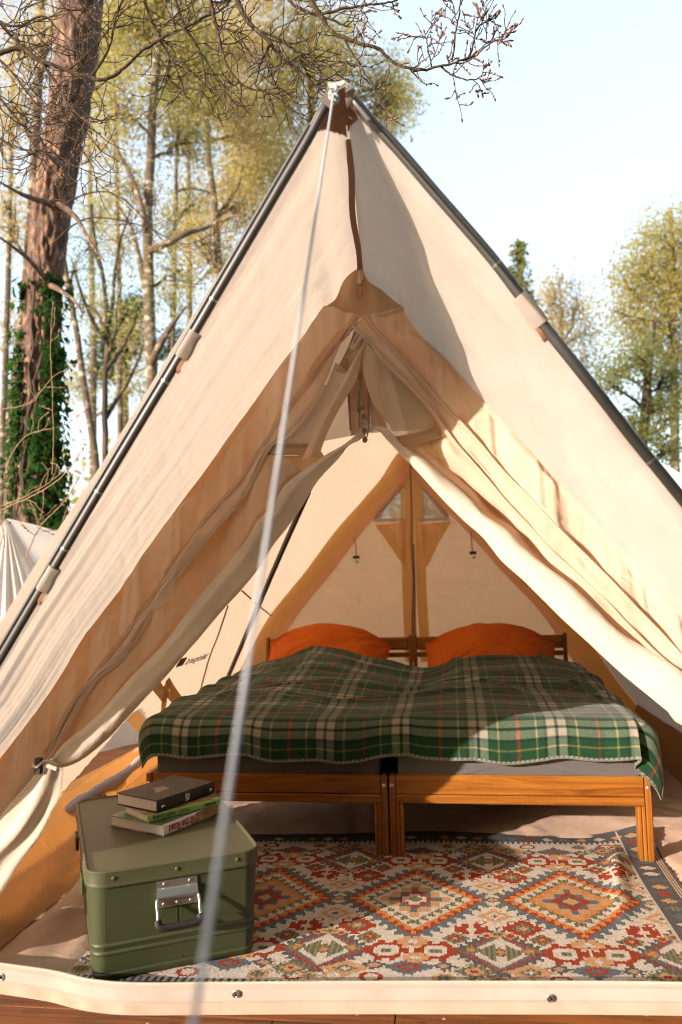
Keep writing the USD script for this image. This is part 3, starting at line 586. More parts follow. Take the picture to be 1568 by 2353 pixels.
def tub(ptop, pbot, nm, mt='tub'):
    mid_ = (np.array(ptop)+np.array(pbot))/2-A(0, 0, 0.03)
    tent.part('tub_wall', loft([np.array(ptop), mid_, np.array(pbot)], 140, 40, disp=addf(edge0(folds(7, 2.0, 0.010, 101), 0.1), creases(0.003, 101, 5)), toward=(1, 0, 0.5)), mt, nm, smooth=True)
yy = np.linspace(-0.93, 2.3, 16)
tub([A(-1.415, y, 0.170+0.004*math.sin(5*y)) for y in yy], [A(-1.06-0.22*np.clip(y+0.1, 0, 1), y, 0.006) for y in yy], 'orange tub wall along the left side, glowing in the sun')
tub([A(1.40, y, 0.200) for y in yy], [A(1.30, y, 0.004) for y in yy], 'orange brown tub wall along the right side')

# rolled window cover and hems on the left side
rollp, _ = inroof([(110, 1860), (165, 1822), (200, 1800), (255, 1772), (300, 1735), (352, 1696), (372, 1678)], 0.055)
rc = resample(rollp, 70); rr = 0.024+0.003*np.sin(np.linspace(0, 17, 70))+0.002*np.sin(np.linspace(0, 47, 70))
tent.part('window_roll', tube(rc, rr, 14), 'canvas', 'rolled-down window cover', smooth=True)
for q in ((200, 1800), (372, 1660)):
    p = inroof([q], 0.095)[0][0]
    tent.part('roll_toggle', moved(rbox(-0.014, 0.014, -0.006, 0.006, -0.007, 0.007, 0.002), 0.5, p), 'black_plastic')
    tent.part('roll_tie', tube(np.array([p+A(-0.03, 0, 0.02), p+A(0.004, -0.005, 0), p+A(-0.01, 0, -0.05)]), 0.003, 6, n=12), 'canvas_double', smooth=True)
def hemL(px, w, mt='canvas_double', off=0.006, name='window_hem', n=16):
    P, nn = inroof(px, off); side = np.cross(np.gradient(P, axis=0).mean(0), nn)
    tent.part(name, strip(P, w, n, side, 0, nn), mt, smooth=True)
hemL([(382, 1560), (402, 1592), (428, 1622)], 0.030); hemL([(384, 1590), (392, 1602), (418, 1630)], 0.030)
hemL([(382, 1566), (378, 1600), (366, 1650), (356, 1690)], 0.045); hemL([(356, 1572), (370, 1592), (379, 1602)], 0.05)
hemL([(300, 1640), (325, 1668), (352, 1706)], 0.065); hemL([(352, 1706), (372, 1690), (400, 1660)], 0.05)
hemL([(405, 1640), (398, 1652)], 0.05, name='window_tab', n=4)
ipole = inroof([(688, 1116), (630, 1250), (560, 1420), (490, 1590), (478, 1618)], 0.05)[0]
tent.part('inner_pole', tube(ipole, 0.0125, 12, n=20), 'pole_metal', 'grey pole crossing the left side of the room', smooth=True)
for px in ([(521, 1390), (508, 1430), (498, 1460), (482, 1500), (470, 1540), (455, 1600)], [(553, 1355), (574, 1374)], [(584, 1384), (602, 1398), (621, 1413)]):
    P = inroof(px, 0.008)[0]; tent.part('inner_cord', tube(P, 0.0042, 6, n=16), 'cord_tan', smooth=True)
# print on the outside of the left roof, seen from within: reversed
p0, p1 = inroof([(470, 1513), (410, 1530)], 0.004)[0]
ex = unit(p1-p0); nn = ROOFN; ez = nn; ey = np.cross(nn, ex); ey = -ey if ey[2] < 0 else ey
t = meshkit.text_mesh('Midgard', 0.038, 0.0015, False); L = t.bounds[1][0]
tent.part('printed_word', frame((np.asarray(t.vertices)*A(np.linalg.norm(p1-p0)*0.80/L, 1, 1), np.asarray(t.faces)), p0, ex, ey, ez), 'print_ink', 'print showing through in reverse')
fl = trimesh.creation.extrude_polygon(Polygon([(0, 0), (0.10, 0), (0.12, 0.05), (0.02, 0.05)]), 0.0015, engine='earcut')
tent.part('printed_mark', frame(fl, p0+ex*np.linalg.norm(p1-p0)*0.88, ex, ey, ez), 'print_ink')

# rear wall with its zip and two net windows
HW = 1.0
def rear_uv(px): return np.array([[p[0], p[2]] for p in rear(px)])
wl = Polygon(rear_uv([(927, 1113), (930, 1192), (863, 1193)])); wr_ = Polygon(rear_uv([(966, 1112), (964, 1190), (1028, 1189)]))
def not_rear_window(c): return ~np.array([p[2] > 1.0 and (wl.contains(Point(p[0], p[2])) or wr_.contains(Point(p[0], p[2]))) for p in c])
inner = QL+A(0.0, 0, 0); cz = np.array([A(0.012, RZ[1]+(RAPEX[1]-RZ[1])*k, RAPEX[2]*k) for k in np.linspace(1, 0, 12)])
dz = addf(edge0(creases(0.010, 111, 5)), edge0(creases(0.005, 112, 11)), edge0(wrinkles(0.008, 113, 7.0)))
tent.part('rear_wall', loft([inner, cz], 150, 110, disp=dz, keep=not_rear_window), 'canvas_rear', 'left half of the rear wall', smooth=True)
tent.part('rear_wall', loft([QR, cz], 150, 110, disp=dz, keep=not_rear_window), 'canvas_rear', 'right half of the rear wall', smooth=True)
for q in (wl, wr_):
    x, z_ = q.exterior.xy; V = np.array([A(a, RZ[1]+(RAPEX[1]-RZ[1])*b/RAPEX[2]+0.004, b) for a, b in zip(x[:3], z_[:3])])
    tent.part('rear_window_net', (V, np.array([[0, 1, 2]])), 'vent_net', smooth=False)
def rstrip(px, w, off=0.012, mt='hem_gold', name='rear_hem', n=30, side=None, lab=None):
    P = rear(px, off) if len(px[0]) == 2 else np.array(px)
    sd = np.cross(np.gradient(P, axis=0).mean(0), RN) if side is None else side
    tent.part(name, strip(P, w, n, sd, 0, RN), mt, lab, smooth=True)
# doubled strip where roof and rear wall meet
for s in (1, -1):
    Q = QL if s == 1 else QR
    inn = np.array([p+A(s*0.135*(0.25+0.75*min(1, (1.9-p[2])/0.25)), -0.03, 0) for p in Q]); outr = np.array([p+A(s*0.012, -0.03, 0) for p in Q])
    sc = lambda u, v, P: 0.006*np.sin(u*75)*(1-v)+0.004*fbm(P*9, 2, 3)
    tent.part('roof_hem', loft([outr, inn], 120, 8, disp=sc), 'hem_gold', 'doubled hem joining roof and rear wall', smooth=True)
    inn2 = np.array([p+A(s*0.06, 0.012, 0) for p in inn])
    tent.part('rear_hem', loft([inn, inn2], 80, 4), 'canvas_rear', smooth=True)
rstrip([(931, 1060), (936, 1150), (938, 1250), (940, 1350), (944, 1470), (946, 1520)], 0.085, 0.008)
rstrip([(957, 1060), (963, 1150), (966, 1250), (969, 1350), (976, 1470), (979, 1520)], 0.065, 0.010)
tent.part('rear_zip', tube(rear([(943, 1068), (946, 1180), (946, 1260), (950, 1330), (948, 1440), (950, 1520)], 0.018), 0.007, 6, n=30), 'cord_tan', smooth=True)
tent.part('rear_zip', tube(rear([(951, 1250), (954, 1350), (953, 1450), (955, 1520)], 0.016), 0.006, 6, n=30), 'leather', smooth=True)
tent.part('vent_flap', loft([rear([(862, 1206), (898, 1256), (929, 1304)], 0.012), rear([(932, 1200), (932, 1250), (931, 1304)], 0.012)], 14, 6), 'hem_gold', 'flap hanging below the left rear window', smooth=True)
tent.part('vent_flap', loft([rear([(970, 1203), (973, 1250), (979, 1300)], 0.012), rear([(1038, 1198), (1010, 1246), (984, 1300)], 0.012)], 14, 6), 'hem_gold', 'flap hanging below the right rear window', smooth=True)
for px in ([(858, 1197), (895, 1195), (932, 1196)], [(964, 1195), (1000, 1193), (1034, 1193)]): rstrip(px, 0.022, 0.015, 'canvas', 'vent_hem', 8)
for px in ([(862, 1192), (895, 1150), (927, 1112)], [(966, 1110), (998, 1150), (1030, 1188)]): rstrip(px, 0.03, 0.013, 'canvas_double', 'vent_hem', 8)
for a in ([(812, 1232), (818, 1250), (820, 1280)], [(1083, 1218), (1084, 1245), (1087, 1270)]):
    c = tent.part('vent_cord', tube(rear(a, 0.02), 0.004, 6, n=10), 'cord_tan', smooth=True)
    p = rear([a[-1]], 0.024)[0]
    tent.part('vent_toggle', rbox(p[0]-0.022, p[0]+0.022, p[1]-0.008, p[1]+0.008, p[2]-0.010, p[2]+0.010, 0.003), 'black_plastic', parent=c)
    tent.part('vent_knot', ball(p+A(0.004, 0, -0.03), 0.010, sub=1), 'canvas', parent=c)

# pole frame
PL_px = [(752, 240), (743, 257), (723, 296), (640, 438), (523, 637), (410, 829), (277, 1050), (152, 1260), (77, 1387), (0, 1517), (-120, 1720), (-240, 1923)]
PR_px = [(808, 224), (817, 235), (836, 260), (865, 292), (895, 322), (1000, 441), (1105, 557), (1140, 628-30), (1199, 668), (1237, 714), (1283, 772), (1335, 836), (1396, 915), (1456, 992), (1517, 1066)]
PR_px = [(808, 224), (817, 235), (836, 260), (865, 292), (895, 322), (1000, 443), (1105, 563), (1140, 605), (1199, 684), (1237, 733), (1283, 790), (1335, 855), (1396, 932), (1456, 1010), (1517, 1084)]
PLc = hoop(PL_px, 0.004); PLc = np.vstack([PLc, [PLc[-1]+(PLc[-1]-PLc[-2])*(PLc[-1][2]-DZ)/(PLc[-2][2]-PLc[-1][2])]]); PRc = np.vstack([hoop(PR_px, 0.004), [A(1.64, -1.035, DZ)]])
pa = tent.part('pole', tube(PLc, 0.0105, 18, n=90), 'pole_metal', 'left front pole', smooth=True)
pb = tent.part('pole', tube(PRc, 0.0125, 18, n=90), 'pole_metal', 'right front pole', smooth=True)
off2 = [(x-11, y-7) for x, y in PL_px]
pc = tent.part('edge_rod', tube(np.vstack([hoop(off2[2:], 0.006), [PLc[-1]+A(-0.03, 0, 0)]]), 0.0055, 10, n=80), 'pole_metal', 'thin dark rod along the left canopy edge', smooth=True)
for E_, C_p, s_ in ((EL, PLc, -1), (ER, PRc, 1)):
    tent.part('canopy_hem', loft([E_, resample(np.vstack([[C_p[0]+A(-s_*0.01, 0, 0.02)], C_p]), 40)-PN*0.012], 120, 5, toward=(0, -1, 0)), 'canvas', 'folded canopy edge behind the pole', smooth=True)
def ring(C, px, r, parent):
    p = hoop([px], 0.004)[0]; k = np.argmin(np.linalg.norm(C-p, axis=1)); Cr = resample(C, 600); k = np.argmin(np.linalg.norm(Cr-p, axis=1))
    q = Cr[k]; t = unit(Cr[min(k+1, 599)]-Cr[max(k-1, 0)])
    tent.part('pole_joint', tube(np.array([q-t*0.003, q+t*0.003]), r+0.0008, 18), 'pole_joint', parent=parent, smooth=30)
    return q, t
for px in ((495, 690), (382, 877), (226, 1125), (151, 1258)): ring(PLc, px, 0.0105, pa)
for px in ((1140, 612), (1497, 1060)): ring(PRc, px, 0.0125, pb)
def sleeve(C, px, r, s, length, lab):
    Cr = resample(C, 600); p = hoop([px], 0.004)[0]; k = np.argmin(np.linalg.norm(Cr-p, axis=1)); q = Cr[k]; t = unit(Cr[k+1]-Cr[k-1])
    sd = unit(np.cross(t, PN)); sd = sd if sd[0]*s > 0 else -sd              # towards the canopy's inside
    th = np.linspace(0, 2*PI, 25); G = []
    for a in np.linspace(-length/2, length/2, 12):
        rad = r*1.28*(1+0.03*np.sin(7*a/length)); 
        ex = np.clip(np.cos(th), 0, 1)**2*0.007*(1+0.15*np.sin(a*90))
        G.append(q+t*a+(np.cos(th)*rad+ex)[:, None]*sd+(np.sin(th)*rad*(1-0.45*np.clip(np.cos(th), 0, 1)))[:, None]*PN)
    G = np.array(G)
    sl = tent.part('pole_sleeve', (G.reshape(-1, 3), grid_faces(12, 25)), 'canvas', lab, smooth=True)
    b = q+t*length*0.45+sd*(r+0.014)
    b = q+t*length*0.46+sd*(r*1.25)+PN*0.004
    lp = np.array([b, b+t*0.014+PN*0.004, b+t*0.030+PN*0.002, b+t*0.038-PN*0.002, b+t*0.028-PN*0.006])
    tent.part('pull_loop', strip(resample(lp, 20), 0.010, 20, sd, 0, PN), 'leather', parent=sl, smooth=True)
sleeve(PLc, (433, 792), 0.0105, 1, 0.068, 'upper fabric loop round the left pole')
sleeve(PLc, (113, 1330), 0.0105, 1, 0.068, 'lower fabric loop round the left pole')
sleeve(PRc, (1222, 712), 0.0125, -1, 0.080, 'fabric loop round the right pole')
# fabric pockets that take the pole heads, and the loop beside the right one
pk = hoop([(740, 243), (752, 250), (765, 262)], 0.02); pk2 = hoop([(757, 208), (770, 214), (782, 224)], 0.01)
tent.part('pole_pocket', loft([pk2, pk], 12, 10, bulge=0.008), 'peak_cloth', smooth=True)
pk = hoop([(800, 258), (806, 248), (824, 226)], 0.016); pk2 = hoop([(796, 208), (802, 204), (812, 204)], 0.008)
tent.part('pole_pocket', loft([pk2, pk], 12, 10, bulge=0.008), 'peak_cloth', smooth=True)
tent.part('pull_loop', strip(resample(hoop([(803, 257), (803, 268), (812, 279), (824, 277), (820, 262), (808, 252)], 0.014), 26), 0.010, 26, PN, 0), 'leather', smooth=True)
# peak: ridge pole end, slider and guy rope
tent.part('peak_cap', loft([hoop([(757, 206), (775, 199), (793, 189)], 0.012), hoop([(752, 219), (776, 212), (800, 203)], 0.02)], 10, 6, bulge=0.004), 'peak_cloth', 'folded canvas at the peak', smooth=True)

# the guy rope from the peak: it passes close by the camera
gtop = hoop([(777, 214)], 0.045)[0]
glow = at(445, 2353, 0.50)
gdir = (glow-gtop)/np.linalg.norm(glow-gtop)
gend = gtop+gdir*((gtop[2]-G0-0.03)/-gdir[2])
rope = T('guy_rope', 'pale grey guy rope running from the tent peak down past the chest', 'rope', gend)
knp = gtop+gdir*0.055
RP = np.array([gtop+gdir*0.055, gtop+gdir*0.5+A(0, 0, -0.002), glow+A(0, 0, -0.0), gend])
rope.part('cord', tube(RP, 0.0026, 10, n=160, smooth=False), 'rope_grey', smooth=True)
rope.part('cord', tube(np.array([gtop, gtop+gdir*0.03+A(0.004, 0, 0), knp]), 0.0028, 8, n=8), 'rope_grey', smooth=True)
th = np.linspace(0, 5*PI, 60)
rope.part('knot', tube(knp+np.stack([0.0085*np.cos(th), 0.005*np.sin(2*th), -0.008+0.010*np.sin(th*0.8)], 1), 0.0034, 8), 'rope_grey', smooth=True)
cl = hoop([(760, 210), (766, 221), (776, 222), (788, 216), (797, 208), (796, 202), (785, 207), (770, 211)], 0.038)
clp = [((p-cl[0])@RIGHT, (p-cl[0])@UP) for p in cl]
rope.part('slider', frame(trimesh.creation.extrude_polygon(Polygon(clp).buffer(0.001), 0.006, engine='earcut'), cl[0], RIGHT, UP, -FWD), 'clip_white')
rope.part('peg', tube(np.array([gend+A(0, 0, 0.06), gend+A(0, 0, -0.12)]), 0.006, 8), 'steel')

# ================================================================== BEDS
def make_bed():
    X0, X1 = -0.943, -0.003
    b = T('wooden_bed', 'brown stained wooden single bed on the left, nearest the green chest', 'bed', (-0.473, 0, 0), group=None)
    zt = 0.300
    b.part('front_rail', rbox(X0+0.024, X1-0.024, 0.0, 0.024, 0.2285, zt, 0.004), 'bed_wood_x')
    b.part('front_batten', rbox(X0+0.024, X1-0.024, -0.003, 0.021, 0.1960, 0.2270, 0.004), 'bed_wood_x')
    for xa, xb, sgn in ((X0, X0+0.023, 1), (X1-0.023, X1, -1)):
        b.part('post', rbox(xa, xb, -0.004, 0.062, 0.0015, zt-0.001, 0.004), 'bed_wood_z')
        q0, q1 = (xb+0.0006, xb+0.014) if sgn > 0 else (xa-0.014, xa-0.0006)
        q2, q3 = (q1+0.0006, q1+0.014) if sgn > 0 else (q0-0.014, q0-0.0006)
        b.part('leg', rbox(q0, q1, -0.002, 0.050, 0.0015, 0.195, 0.003), 'bed_wood_z')
        b.part('leg', rbox(q2, q3, 0.0, 0.046, 0.0015, 0.194, 0.003), 'bed_wood_z')
        b.part('bolt', ball(((xa+xb)/2, -0.005, 0.262), 0.0075, (1, 0.45, 1)), 'bolt', smooth=True)
        b.part('headboard_post', rbox(xa, xb+0.0 if sgn > 0 else xb, 2.015, 2.060, 0.0015, 0.652, 0.004), 'bed_wood_z')
        b.part('side_rail', rbox(xa, xb, 0.063, 2.014, 0.200, zt-0.002, 0.004), 'bed_wood_y')
        b.part('side_ledge', rbox((xb+0.001) if sgn > 0 else xa-0.032, (xb+0.032) if sgn > 0 else xa-0.001, 0.063, 2.014, 0.200, 0.218, 0.003), 'bed_wood_y')
    b.part('headboard_rail', rbox(X0+0.024, X1-0.024, 2.022, 2.046, 0.560, 0.640, 0.005), 'bed_wood_x')
    b.part('headboard_rail', rbox(X0+0.024, X1-0.024, 2.024, 2.044, 0.515, 0.545, 0.005), 'bed_wood_x')
    b.part('headboard_rail', rbox(X0+0.024, X1-0.024, 2.024, 2.044, 0.200, 0.280, 0.005), 'bed_wood_x')
    for k in range(14):
        y0 = 0.10+k*0.138
        b.part('slat', rbox(X0+0.030, X1-0.030, y0, y0+0.07, 0.219, 0.233, 0.003), 'bed_wood_x')
    return b
bed = make_bed()
bed.prim.SetCustomDataByKey('group', 'two single beds pushed together')
copy_thing(bed, 'wooden_bed', 'brown stained wooden single bed on the right, its front rail half in sun', 'bed', (0.473, 0.004, 0), 0.0, 'two single beds pushed together')

def mattress(x0, x1, seed, label):
    n, m = 150, 90
    # a rounded slab from a superellipse section
    xs = np.linspace(0, 2*PI, n, endpoint=False)
    sq = lambda c, e: np.sign(c)*np.abs(c)**e
    cx, hx = (x0+x1)/2, (x1-x0)/2; zc, hz = 0.347, 0.113
    ys = np.r_[0.016, 0.018, 0.024, 0.036, 0.055, np.linspace(0.08, 1.94, m-10), 1.965, 1.985, 1.998, 2.004, 2.008]
    shrink = np.r_[0.0, 0.90, 0.955, 0.985, 0.997, np.ones(m-10), 0.997, 0.985, 0.955, 0.90, 0.0]
    G = np.stack([np.stack([cx+hx*(1-(1-k)*0.35)*sq(np.cos(xs), 0.16)*(1 if k else 0), np.full(n, y), zc+hz*k*sq(np.sin(xs), 0.30)], 1) for y, k in zip(ys, shrink)], 0)
    w = fbm(np.stack([G[..., 0]*14+seed, G[..., 1]*10, G[..., 2]*3], -1), 3, seed)-0.5
    fr = np.clip(1-G[..., 1]/0.10, 0, 1)
    side = fr*0.012*(1-2*np.abs(2*fbm(np.stack([G[..., 0]*11+G[..., 2]*7, G[..., 2]*2, 0*G[..., 0]], -1), 2, seed+3)-1))*(1 if seed == 2 else 0.35)
    G[..., 1] -= side*(G[..., 2] > 0.25)*(shrink > 0)[:, None]; G[..., 2] += 0.004*w
    i = np.arange(len(ys)*n).reshape(len(ys), n); j = np.roll(i, -1, 1)
    f = np.stack([i[:-1].ravel(), j[:-1].ravel(), j[1:].ravel(), i[1:].ravel()], 1)
    t = T('mattress', label, 'mattress', ((x0+x1)/2, 1.0, 0.234), group='mattresses on the two beds')
    t.part('cover', (G.reshape(-1, 3), f), 'sheet_grey', smooth=True)
mattress(-0.912, -0.030, 1, 'dark grey sheeted mattress on the left bed, its front in shade')
mattress(0.034, 0.916, 2, 'grey sheeted mattress on the right bed, wrinkled and partly sunlit')

# the plaid blanket over both beds
S0, S1, T0, T1 = -1.03, 1.145, -0.190, 1.50
ns, nt = 380, 300
s_, t_ = np.meshgrid(np.linspace(S0, S1, ns), np.linspace(T0, T1, nt), indexing='ij')
XL, XR, YF = -0.905, 0.892, 0.052
ox = np.where(s_ < XL, s_-XL, np.where(s_ > XR, s_-XR, 0.0)); oy = np.where(t_ < 0, t_, 0.0)
o = np.hypot(ox, oy); dx_, dy_ = ox/np.maximum(o, 1e-9), oy/np.maximum(o, 1e-9)
r0 = 0.078; th = np.minimum(o/r0, PI/2)
outp = r0*np.sin(th); drop = r0*(1-np.cos(th))+np.maximum(0, o-r0*PI/2)
bx = np.clip(s_, XL, XR); by = np.maximum(t_, 0)+YF
sm = lambda a, b, v: (lambda q: q*q*(3-2*q))(np.clip((v-a)/(b-a), 0, 1))
def top_z(x, y):
    z = 0.508+0.006*np.sin(5*x)
    z = z+0.105*np.exp(-((x+0.46)/0.30)**2)*sm(0.55, 1.35, y)+0.022*np.exp(-((x+0.50)/0.28)**2)*sm(-0.1, 0.4, y)*(1-sm(0.6, 1.2, y))
    z = z+0.062*np.exp(-((x-0.56)/0.36)**4)*sm(0.45, 1.35, y)+0.024*np.exp(-((x-0.35)/0.25)**2)*sm(0, 0.45, y)*(1-sm(0.5, 1.1, y))
    z = z-0.020*np.exp(-((x-0.02-0.12*(y-0.7))/0.13)**2)*sm(0.15, 0.8, y)
    z = z+0.022*np.exp(-((y-0.62-0.35*(x+0.45))/0.085)**2)*np.exp(-((x+0.40)/0.28)**2)
    z = z-0.018*np.exp(-((y-0.42-0.5*(x+0.35))/0.07)**2)*np.exp(-((x+0.22)/0.25)**2)
    z = z+0.014*np.exp(-((y-0.95+0.30*(x-0.45))/0.07)**2)*np.exp(-((x-0.5)/0.35)**2)
    z = z-0.012*np.exp(-((y-0.75+0.2*(x-0.45))/0.06)**2)*np.exp(-((x-0.6)/0.3)**2)
    z = z+0.026*(fbm(np.stack([x*3.2, y*4.5, 0*x], -1), 3, 211)-0.5)
    cz = fbm(np.stack([x*2.6+0.5*y, y*3.4, 0*x+4], -1), 2, 221); z = z+0.016*np.clip(1-np.abs(2*cz-1)*5, 0, 1)*sm(0.1, 0.4, y)
    return z
Z = top_z(bx, by)-drop
wav = (0.012*np.sin(s_*15+1.3)+0.010*np.sin(s_*33+2*np.sin(s_*5)))*np.clip(-t_/0.15, 0, 1)
wav = wav*(np.abs(s_) < 1.2)
X = bx+dx_*outp+np.where(ox != 0, 0.010*np.sin(t_*14)*np.clip(np.abs(ox)/0.15, 0, 1), 0)
Y = by+dy_*outp-np.abs(wav)*0.6*np.clip(1-np.abs(dx_), 0, 1)
Z = Z+np.where(t_ < 0, (0.010*np.sin(s_*9+0.6)+0.007*np.sin(s_*21+1.1)+0.010*(fbm(np.stack([s_*6, 0*s_, 0*s_], -1), 2, 5)-0.5))*np.clip(-t_/0.15, 0, 1), 0)
corner = (ox > 0)*np.clip(o/0.2, 0, 1)*(oy < 0)
Y = Y-corner*0.012; X = X+corner*(0.012+0.018*np.sin(np.arctan2(-oy, ox+1e-9)*4))
fold_c = np.exp(-((np.arctan2(-oy, np.maximum(ox, 1e-9))-1.05)/0.18)**2)*(ox > 0)*(oy < 0)*np.clip(o/0.12, 0, 1)
X = X-fold_c*0.035; Y = Y+fold_c*0.020
back = sm(1.36, 1.50, t_)
Z = Z+back*0.018*np.exp(-((s_+0.5)/0.5)**2)-0.03*sm(1.47, 1.50, t_)
Y = Y+0.05*np.exp(-((s_+0.52)/0.22)**2)*sm(0.9, 1.5, t_)
# the woven check
def sett(q, P=0.283):
    p = (q/P) % 1.0; n = len(p) if np.ndim(p) else 1
    c = np.empty(p.shape+(3,)); c[:] = (0.009, 0.045, 0.019)
    pale, olive, red, dk = (0.30, 0.275, 0.215), (0.30, 0.235, 0.075), (0.50, 0.022, 0.012), (0.005, 0.020, 0.013)
    def band(a, b, col):
        c[(p > a) & (p < b)] = col
    band(0.05, 0.33, (0.010, 0.048, 0.020)); band(0.335, 0.36, dk)
    band(0.375, 0.475, pale); band(0.475, 0.52, dk); band(0.52, 0.61, pale); band(0.61, 0.645, dk)
    band(0.228, 0.246, olive); band(0.738, 0.756, olive)
    band(0.0, 0.022, red); band(0.990, 1.0, red)
    return c
cu = sett(s_+0.085); cv = sett(-(t_-0.065)+0.0)
uw = (cu[..., 0] > 0.44); cu[uw] = (0.33, 0.022, 0.012)
hem = ((t_-T0) < 0.006) | ((s_-S0) < 0.006) | ((S1-s_) < 0.006) | ((T1-t_) < 0.006)
tw = (((np.arange(ns)[:, None]+np.arange(nt)[None, :]) % 4) < 2)[..., None]
wgt = np.where(tw, 0.56, 0.44); wc = 0.32*(cu*wgt+cv*(1-wgt))+0.68*np.sqrt(cu*cv)
redv = (cv[..., 0] > 0.44)[..., None]; wc = np.where(redv, 0.25*cu*0.5+0.85*cv, wc)
wc = np.where(hem[..., None], np.where((np.arange(ns)[:, None, None] % 3) > 0, 0.26, 0.08)*A(0.95, 1, 0.85), wc)
bl = T('plaid_blanket', 'green tartan wool blanket with red and cream lines spread over both beds', 'blanket', (0, 0.75, 0.5))
bl.part('woven_cloth', (np.stack([X, Y, Z], -1).reshape(-1, 3), grid_faces(ns, nt)), 'blanket_wool', smooth=True, col=wc.reshape(-1, 3))
BG = np.stack([X, Y, Z], -1)
bl.part('overlocked_edge', tube(np.vstack([BG[:, 0], BG[-1, ::4]]), 0.0032, 6), 'blanket_edge', smooth=True)

# pillows
def pillow(name, label, c, w, h, thick, tilt, rz, seed, roll=0.0):
    n = 70; a = np.sin(np.linspace(-PI/2, PI/2, n)); aa, bb = np.meshgrid(a, a, indexing='ij')
    prof = np.clip(1-np.abs(aa)**2.2, 0, 1)**0.62*np.clip(1-np.abs(bb)**2.2, 0, 1)**0.62
    x = w/2*aa*(1-0.07*(1-bb**2)); y = h/2*bb*(1-0.07*(1-aa**2))
    wr = 0.022*(fbm(np.stack([aa*5, bb*5, 0*aa+seed], -1), 3, seed)-0.5)
    ang_ = np.arctan2(np.abs(bb)-1, np.abs(aa)-1); cr = 0.016*np.sin(ang_*26+3*fbm(np.stack([aa*2+seed, bb*2, 0*aa], -1), 2, seed+4))*np.clip(1.1-np.hypot(np.abs(aa)-1, np.abs(bb)-1), 0, 1)
    top = np.stack([x, y, thick/2*prof*(1+0.12*aa)+(wr+cr)*prof**0.3], -1); bot = np.stack([x, y, -thick/2*prof*0.7], -1)
    f = grid_faces(n, n)
    top[..., 2] -= 0.030*np.exp(-((aa-0.25)**2+(bb+0.15)**2)/0.12)+0.020*np.exp(-((aa+0.45)**2+(bb-0.1)**2)/0.07)
    top[..., 2] -= 0.085*np.abs(aa)**2.2; bot[..., 2] -= 0.085*np.abs(aa)**2.2; top[..., 1] -= 0.06*np.abs(aa)**2.2; bot[..., 1] -= 0.06*np.abs(aa)**2.2
    V = np.vstack([top.reshape(-1, 3), bot.reshape(-1, 3)]); F = np.vstack([f, f[:, ::-1]+n*n])
    ct, st = math.cos(tilt), math.sin(tilt)
    V = np.stack([V[:, 0], V[:, 1]*ct-V[:, 2]*st, V[:, 1]*st+V[:, 2]*ct], 1)
    cr_, sr = math.cos(roll), math.sin(roll); V = np.stack([V[:, 0]*cr_+V[:, 2]*sr, V[:, 1], -V[:, 0]*sr+V[:, 2]*cr_], 1)
    V, _ = moved((V, F), rz, c)
    t = T(name, label, 'pillow', c)
    t.part('pillowcase', (V, F), 'pillow_orange', smooth=True)
    e = np.r_[[i*n for i in range(n)], [(n-1)*n+j for j in range(n)], [i*n+n-1 for i in range(n-1, -1, -1)], [j for j in range(n-1, -1, -1)]]
    t.part('seam', tube(V[e][::3], 0.004, 5), 'pillow_orange', smooth=True)
pillow('pillow', 'rust orange pillow at the head of the left bed', (-0.505, 1.73, 0.585), 0.76, 0.54, 0.25, 0.50, 0.03, 3, 0.05)
pillow('pillow', 'rust orange pillow at the head of the right bed', (0.465, 1.74, 0.570), 0.78, 0.54, 0.25, 0.50, -0.03, 8, 0.0)

# ================================================================== RUG
xs = np.arange(-0.80, 0.9755, 0.0035); ys = np.arange(-0.985, 0.2555, 0.0035)
RXv, RYv = np.meshgrid(xs, ys, indexing='ij'); RX, RY = RXv+0.00175, RYv+0.00175      # colours belong to the little faces
CY = -0.385
cell = 0.0070
qx, qy = (np.floor(RX/cell)+0.5)*cell, (np.floor((RY-CY)/cell)+0.5)*cell
CREAM, CHAR, BLUE, REDC, TAN, ORG, OLI = A(0.53, 0.465, 0.385), A(0.095, 0.09, 0.09), A(0.105, 0.135, 0.15), A(0.29, 0.046, 0.018), A(0.47, 0.27, 0.13), A(0.50, 0.20, 0.06), A(0.15, 0.145, 0.075)
col = np.empty(RX.shape+(3,)); col[:] = CREAM
stripe = (np.floor(RX/0.0075).astype(int) % 2 == 0)
def setc(m, c): col[m] = c
def olive(m): col[m] = OLI*0.72+CREAM*0.16; col[m & stripe] = OLI*0.8
tri = lambda v: np.abs(2*(v-np.floor(v))-1)
def big(cx, kind):
    dx, dy = np.abs(qx-cx), np.abs(qy); m = dx/0.222+dy/0.262; e = (dx/0.222-dy/0.262)
    t6 = tri(e*4.5+0.25); near = (m < 1.45)
    setc(near & (m < 1.04+0.20*t6), BLUE)
    setc(near & (m < 0.985), ORG)
    setc(near & (m < 0.985) & (m > 0.985-0.16*tri(e*5)), REDC)
    setc(m < 0.80, CREAM); olive((m < 0.80) & (tri(e*5.0) > (m-0.60)/0.20))
    setc((m < 0.60), TAN); setc((m < 0.60) & (m > 0.44+0.12*tri(e*3.5+0.5)), CREAM if kind else ORG)
    setc(m < 0.44, TAN); setc((m < 0.44) & (tri(e*3.0) > (m-0.28)/0.14), BLUE)
    setc(m < 0.27, REDC)
    if kind:
        ax, ay = dx/0.222, dy/0.262
        setc((m < 0.25) & (np.maximum(ax, ay) < 0.17) & (np.minimum(ax, ay) < 0.075), CREAM)
        setc((m < 0.10), OLI)
    else:
        setc((m < 0.20) & (tri(e*2.5) > 0.5), CHAR); setc(m < 0.11, TAN)
